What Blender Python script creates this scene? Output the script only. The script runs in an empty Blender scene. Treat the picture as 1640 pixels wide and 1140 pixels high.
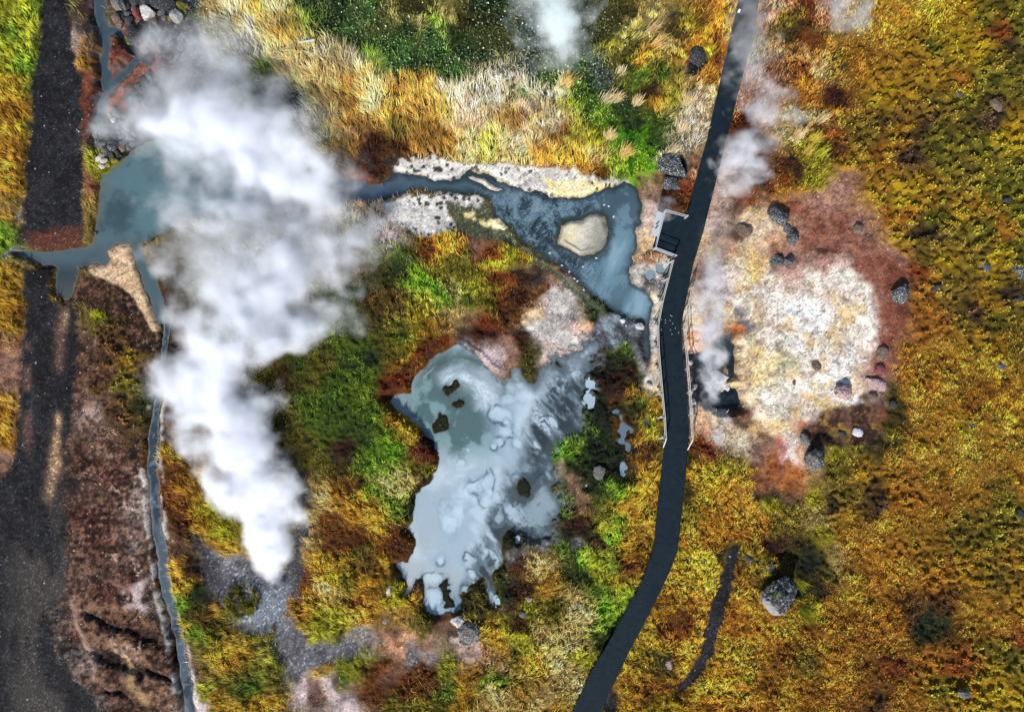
import bpy, bmesh, math, random
import numpy as np
from mathutils import Vector, noise as mnoise

# ------------------------------------------------------------------ camera, sky, sun, exposure
scene = bpy.context.scene
S = 0.045                       # metres on the ground for one pixel of the 1640 x 1140 photograph
H = 49.2                        # height the aircraft hovers at
cam_d = bpy.data.cameras.new("camera"); cam = bpy.data.objects.new("camera", cam_d)
scene.collection.objects.link(cam); scene.camera = cam
cam.location = (0, 0, H); cam.rotation_euler = (0, 0, 0)
cam_d.sensor_width = 36; cam_d.lens = 24; cam_d.clip_end = 3000

SUN_EL, SUN_AZ = math.radians(37), math.radians(201)
world = bpy.data.worlds.new("World"); scene.world = world; world.use_nodes = True
wn = world.node_tree
bg = wn.nodes["Background"]; sky = wn.nodes.new("ShaderNodeTexSky")
sky.sky_type = 'NISHITA'; sky.sun_disc = False
sky.sun_elevation = SUN_EL; sky.sun_rotation = SUN_AZ
wn.links.new(sky.outputs[0], bg.inputs[0]); bg.inputs[1].default_value = 0.13
sun_d = bpy.data.lights.new("sun", 'SUN'); sun = bpy.data.objects.new("sun", sun_d)
scene.collection.objects.link(sun)
sun_d.energy = 5.0; sun_d.angle = math.radians(0.5); sun_d.color = (1.0, 0.95, 0.87)
to_sun = Vector((math.sin(SUN_AZ) * math.cos(SUN_EL), math.cos(SUN_AZ) * math.cos(SUN_EL), math.sin(SUN_EL)))
sun.rotation_euler = (-to_sun).to_track_quat('-Z', 'Y').to_euler()
vs = scene.view_settings
vs.view_transform = 'Standard'; vs.look = 'None'; vs.gamma = 1; vs.exposure = 0.6
cy = scene.cycles
cy.max_bounces = 8; cy.diffuse_bounces = 2; cy.glossy_bounces = 2; cy.transmission_bounces = 2
cy.volume_bounces = 7; cy.transparent_max_bounces = 8
cy.volume_step_rate = 0.22; cy.volume_max_steps = 512
cy.use_denoising = True; cy.denoiser = 'OPENIMAGEDENOISE'; cy.denoising_input_passes = 'RGB_ALBEDO_NORMAL'
GAIN = 1.5                      # sRGB as seen / GAIN = albedo

rng = np.random.default_rng(11)
random.seed(5)

# ------------------------------------------------------------------ helpers
def lin(h, g=None):
    c = np.array([int(h[i:i + 2], 16) for i in (0, 2, 4)], float) / 255
    c = np.where(c <= 0.04045, c / 12.92, ((c + 0.055) / 1.055) ** 2.4)
    return c / (GAIN if g is None else g)

def sm(a, b, x):
    t = np.clip((x - a) / (b - a), 0, 1)
    return t * t * (3 - 2 * t)

_lat = rng.random((256, 256)).astype(np.float32)
def vnoise(x, y, o=0):
    x = x + o * 17.31 + 1000; y = y + o * 9.77 + 1000
    xi = np.floor(x).astype(np.int64); yi = np.floor(y).astype(np.int64)
    fx = (x - xi).astype(np.float32); fy = (y - yi).astype(np.float32)
    fx = fx * fx * (3 - 2 * fx); fy = fy * fy * (3 - 2 * fy)
    x0 = (xi + o * 37) & 255; x1 = (x0 + 1) & 255; y0 = (yi + o * 91) & 255; y1 = (y0 + 1) & 255
    a = _lat[y0, x0] * (1 - fx) + _lat[y0, x1] * fx
    b = _lat[y1, x0] * (1 - fx) + _lat[y1, x1] * fx
    return a * (1 - fy) + b * fy

def fbm(x, y, sc, oct=4, o=0, gain=0.5):
    """noise in 0..1; SC is the wavelength of the first octave"""
    v = 0; a = 1; t = 0
    c, s = 0.8, 0.6
    x = x / sc; y = y / sc
    for k in range(oct):
        v = v + a * vnoise(x, y, o + k); t += a; a *= gain
        x, y = (x * c - y * s) * 2.03, (x * s + y * c) * 2.03
    return v / t

def worley(x, y, sc, o=0):
    """F1, F2 (in cells) and a random id in 0..1 of the nearest cell"""
    x = x / sc + 500 + o * 13; y = y / sc + 500 + o * 7
    xi = np.floor(x).astype(np.int64); yi = np.floor(y).astype(np.int64)
    f1 = np.full(x.shape, 9., np.float32); f2 = f1.copy(); idv = np.zeros(x.shape, np.float32)
    for dx in (-1, 0, 1):
        for dy in (-1, 0, 1):
            cx = xi + dx; cyy = yi + dy
            jx = _lat[(cyy + o * 3) & 255, cx & 255]; jy = _lat[(cx + 57 + o) & 255, (cyy + 101) & 255]
            d = np.hypot(cx + jx - x, cyy + jy - y).astype(np.float32)
            i = _lat[(cx * 7 + 31) & 255, (cyy * 5 + 13) & 255]
            near = d < f1
            f2 = np.where(near, f1, np.minimum(f2, d)); f1 = np.where(near, d, f1); idv = np.where(near, i, idv)
    return f1, f2, idv

def P(s):
    return np.array([[float(v) for v in p.split(',')] for p in s.split()])

def sdf(poly, X, Y, margin=70):
    """signed distance in photo pixels, negative inside; 999 away from the polygon"""
    out = np.full(X.shape, 999., np.float32)
    x0, y0 = poly.min(0) - margin; x1, y1 = poly.max(0) + margin
    m = (X > x0) & (X < x1) & (Y > y0) & (Y < y1)
    px = X[m]; py = Y[m]
    d = np.full(px.shape, 1e9); ins = np.zeros(px.shape, bool)
    n = len(poly)
    for i in range(n):
        ax, ay = poly[i]; bx, by = poly[(i + 1) % n]
        ex, ey = bx - ax, by - ay
        t = np.clip(((px - ax) * ex + (py - ay) * ey) / (ex * ex + ey * ey + 1e-9), 0, 1)
        d = np.minimum(d, (px - ax - t * ex) ** 2 + (py - ay - t * ey) ** 2)
        c = (ay > py) != (by > py)
        ins ^= c & (px < ex * (py - ay) / (ey + 1e-12) + ax)
    out[m] = np.where(ins, -np.sqrt(d), np.sqrt(d))
    return out

def linedist(pts, X, Y, w=None):
    """distance in pixels to a polyline (minus its half-width w at each point)"""
    d = np.full(X.shape, 1e9)
    for i in range(len(pts) - 1):
        ax, ay = pts[i][:2]; bx, by = pts[i + 1][:2]
        ex, ey = bx - ax, by - ay
        t = np.clip(((X - ax) * ex + (Y - ay) * ey) / (ex * ex + ey * ey + 1e-9), 0, 1)
        r = np.hypot(X - ax - t * ex, Y - ay - t * ey)
        if len(pts[i]) > 2: r = r - (pts[i][2] * (1 - t) + pts[i + 1][2] * t)
        d = np.minimum(d, r)
    return d

def wx(px, z=0.0): return (px - 820) * S * (H - z) / H
def wy(py, z=0.0): return (570 - py) * S * (H - z) / H

C = scene.collection
def mesh_np(name, verts, faces, col=None, mat=None, parent=None, smooth=False, link=True):
    """one mesh object from numpy arrays; FACES is n x 3 or n x 4"""
    me = bpy.data.meshes.new(name)
    nv, nf, k = len(verts), len(faces), faces.shape[1]
    me.vertices.add(nv); me.vertices.foreach_set("co", np.ascontiguousarray(verts, np.float32).ravel())
    me.loops.add(nf * k); me.polygons.add(nf)
    me.loops.foreach_set("vertex_index", np.ascontiguousarray(faces, np.int32).ravel())
    me.polygons.foreach_set("loop_start", np.arange(0, nf * k, k, dtype=np.int32))
    me.polygons.foreach_set("loop_total", np.full(nf, k, np.int32))
    if smooth: me.polygons.foreach_set("use_smooth", np.ones(nf, bool))
    if col is not None:
        a = me.color_attributes.new("Col", 'FLOAT_COLOR', 'POINT')
        c4 = np.ones((nv, 4), np.float32); c4[:, :3] = col
        a.data.foreach_set("color", c4.ravel())
    me.update(calc_edges=True)
    ob = bpy.data.objects.new(name, me)
    if mat: me.materials.append(mat)
    if link: C.objects.link(ob)
    if parent: ob.parent = parent
    return ob

def tag(o, label=None, cat=None, group=None, kind=None):
    if label: o["label"] = label
    if cat: o["category"] = cat
    if group: o["group"] = group
    if kind: o["kind"] = kind
    return o

def empty(name, loc=(0, 0, 0)):
    o = bpy.data.objects.new(name, None); o.location = loc; C.objects.link(o); return o

# ------------------------------------------------------------------ materials
def mat_new(name):
    m = bpy.data.materials.new(name); m.use_nodes = True
    nt = m.node_tree; return m, nt, nt.nodes["Principled BSDF"]

def N(nt, t, **kw):
    n = nt.nodes.new(t)
    for k, v in kw.items(): setattr(n, k, v)
    return n

def attr_mat(name, rough=0.9, spec=0.2, vary=0.0, scale=8.0, bump=0.0, bscale=14.0, thin=0.0):
    """colour from the mesh's own Col attribute, broken up by noise, with a noise bump"""
    m, nt, b = mat_new(name)
    a = N(nt, "ShaderNodeAttribute", attribute_name="Col")
    b.inputs["Roughness"].default_value = rough
    b.inputs["Specular IOR Level"].default_value = spec
    src = a.outputs["Color"]
    geo = N(nt, "ShaderNodeNewGeometry")
    if vary:
        n1 = N(nt, "ShaderNodeTexNoise"); n1.inputs["Scale"].default_value = scale; n1.inputs["Detail"].default_value = 5
        n1.inputs["Roughness"].default_value = 0.7
        nt.links.new(geo.outputs["Position"], n1.inputs["Vector"])
        mr = N(nt, "ShaderNodeMapRange"); mr.inputs[1].default_value = 0.3; mr.inputs[2].default_value = 0.7
        mr.inputs[3].default_value = 1 - vary; mr.inputs[4].default_value = 1 + vary
        nt.links.new(n1.outputs["Fac"], mr.inputs[0])
        mx = N(nt, "ShaderNodeVectorMath", operation='SCALE')
        nt.links.new(src, mx.inputs[0]); nt.links.new(mr.outputs[0], mx.inputs["Scale"])
        src = mx.outputs[0]
    nt.links.new(src, b.inputs["Base Color"])
    if bump:
        n2 = N(nt, "ShaderNodeTexNoise"); n2.inputs["Scale"].default_value = bscale; n2.inputs["Detail"].default_value = 4
        n2.inputs["Roughness"].default_value = 0.65
        nt.links.new(geo.outputs["Position"], n2.inputs["Vector"])
        bp = N(nt, "ShaderNodeBump"); bp.inputs["Strength"].default_value = 1.0; bp.inputs["Distance"].default_value = bump
        nt.links.new(n2.outputs["Fac"], bp.inputs["Height"]); nt.links.new(bp.outputs[0], b.inputs["Normal"])
    if thin:                                   # light passing through thin blades and leaves
        tr = N(nt, "ShaderNodeBsdfTranslucent"); mx2 = N(nt, "ShaderNodeMixShader"); mx2.inputs[0].default_value = thin
        nt.links.new(src, tr.inputs["Color"]); nt.links.new(b.outputs[0], mx2.inputs[1]); nt.links.new(tr.outputs[0], mx2.inputs[2])
        nt.links.new(mx2.outputs[0], nt.nodes["Material Output"].inputs["Surface"])
    return m

M_ground = attr_mat("ground_surface", 0.95, 0.1, 0.28, 9.0, 0.05, 9.0)
M_road = attr_mat("road_gravel", 0.9, 0.12, 0.35, 13.0, 0.05, 13.0)
M_water = attr_mat("murky_water", 0.12, 0.4, 0.06, 1.5, 0.006, 2.5)
M_mud = attr_mat("wet_mud", 0.30, 0.3, 0.05, 4.0, 0.003, 5.0)
M_blade = attr_mat("grass_blades", 0.75, 0.2, thin=.38)
M_leaf = attr_mat("leafy_plants", 0.38, 0.5, thin=.25)
M_stone = attr_mat("loose_stones", 0.7, 0.4, 0.3, 25.0)

def rock_mat(name, dark, pale, amount, scale=9.0, rough=0.8):
    """rock flecked with pale lichen"""
    m, nt, b = mat_new(name)
    tc = N(nt, "ShaderNodeTexCoord")
    n = N(nt, "ShaderNodeTexNoise"); n.inputs["Scale"].default_value = scale; n.inputs["Detail"].default_value = 6; n.inputs["Roughness"].default_value = 0.75
    nt.links.new(tc.outputs["Object"], n.inputs["Vector"])
    r = N(nt, "ShaderNodeValToRGB"); r.color_ramp.elements[0].position = 0.60 - amount * 0.25; r.color_ramp.elements[1].position = 0.70 - amount * 0.25
    r.color_ramp.elements[0].color = (*lin(dark), 1); r.color_ramp.elements[1].color = (*lin(pale), 1)
    nt.links.new(n.outputs["Fac"], r.inputs[0]); nt.links.new(r.outputs[0], b.inputs["Base Color"])
    b.inputs["Roughness"].default_value = rough
    bp = N(nt, "ShaderNodeBump"); bp.inputs["Distance"].default_value = 0.06
    nt.links.new(n.outputs["Fac"], bp.inputs["Height"]); nt.links.new(bp.outputs[0], b.inputs["Normal"])
    return m

def plain_mat(name, hexc, rough=0.6, vary=0.15, scale=6.0, bump=0.004, stretch=(1, 1, 1)):
    m, nt, b = mat_new(name)
    tc = N(nt, "ShaderNodeTexCoord"); mp = N(nt, "ShaderNodeMapping"); mp.inputs["Scale"].default_value = stretch
    n = N(nt, "ShaderNodeTexNoise"); n.inputs["Scale"].default_value = scale; n.inputs["Detail"].default_value = 6; n.inputs["Roughness"].default_value = 0.7
    nt.links.new(tc.outputs["Object"], mp.inputs[0]); nt.links.new(mp.outputs[0], n.inputs["Vector"])
    r = N(nt, "ShaderNodeValToRGB"); c = lin(hexc)
    r.color_ramp.elements[0].position = 0.3; r.color_ramp.elements[1].position = 0.7
    r.color_ramp.elements[0].color = (*(c * (1 - vary)), 1); r.color_ramp.elements[1].color = (*(c * (1 + vary)), 1)
    nt.links.new(n.outputs["Fac"], r.inputs[0]); nt.links.new(r.outputs[0], b.inputs["Base Color"])
    b.inputs["Roughness"].default_value = rough; b.inputs["Specular IOR Level"].default_value = 0.3
    bp = N(nt, "ShaderNodeBump"); bp.inputs["Distance"].default_value = bump
    nt.links.new(n.outputs["Fac"], bp.inputs["Height"]); nt.links.new(bp.outputs[0], b.inputs["Normal"])
    return m

# ------------------------------------------------------------------ what grows or lies where
# kind letters: G long grass, g short grass, M moss and heath clumps, L leafy plants, B bare soil, V gravel, C clay and crust
PAL = {}
for _l in """straw d8ac58 f4d890 G|strawp d0bc90 ece0bc G|strawk c8a080 e4c8a8 G|strawg b0a040 d8cc80 G|gold b8841c ecbe46 G|goldk 8a6018 b88828 G
amber a06c1c e2aa3c G|amberp b88058 d8a078 G|rust 6a3a12 a8621c g|rustk 3a1e0c 6c3c1a g|redr 78300f b05426 g|olive 605a18 948c30 G|olivek 3a3a10 646020 g
green 42601c 7c9a2c G|greenb 5c8c1c 98bc38 G|greenv 4cae10 98e42c g|greenk 24380e 44581c g|yelg 90941c ccc83c G|yelgold b09018 e0c840 G|brolive 54401a 806028 G
leaf 304e1e 7cb058 L|leafk 203818 547a3a L|leafb 3a6414 90c040 L|leafo 383c18 707838 L|leafg 40504c 8ca094 L
mgold 80601a d8b030 M|myel 988018 ecd030 M|molive 544e18 a89838 M|mgreen 465014 9c9c30 M|mdk 2c2c1a 5c4838 M|mamber 86541a dca034 M|mrust 7c3c18 b46c30 M|mbrown 4c3420 805c34 M
brown 4a3028 6c4c3c B|browd 2c201c 4a342c B|brownp 6a4c40 987462 B|brownr 4c2a22 744a3c B|pinkp b89c90 d0b8ac B|pinkg 544c4c 847a78 B|tan b89878 d8bc98 B
redsoil 6e3c2e 96604c B|redb 54281c 7c4434 B|pinks 82594a a67c6e B|pink b08478 d0a898 B|orange 96501f c47636 B|orpk a07050 c8987a B|red 9a3c34 c05c54 B|rustb 744022 a06038 B
grav 424146 727176 V|gravl 6a727c a0a8b0 V|gravk 101012 28282c V|dark 161414 302824 V|ggrn 505c40 78806c V
sint b4b0ac dcd8d0 C|sintp c0acac dcc8c4 C|cream cca878 e8d0a8 C|creamy d8c488 f0e4bc C|clay e6d8c8 fdf4e6 C|clayw f4f0ea fffefa C|clayt c8ac88 ecdcbe C|clayg b4b0a8 dcd8cc C|clayo c0b890 e4dcc0 C|clayy e8d498 fcf2cc C
dgrey 484c54 747880 C|deepg 141c0a 34441a g|deepb 20140c 4c2c12 g|creamr c89070 e4b890 C""".replace('\n', '|').split('|'):
    _k, _a, _b, _c = _l.split(); PAL[_k] = (lin(_a), lin(_b), _c)
KINDS = "GgMLBVC"

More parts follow.
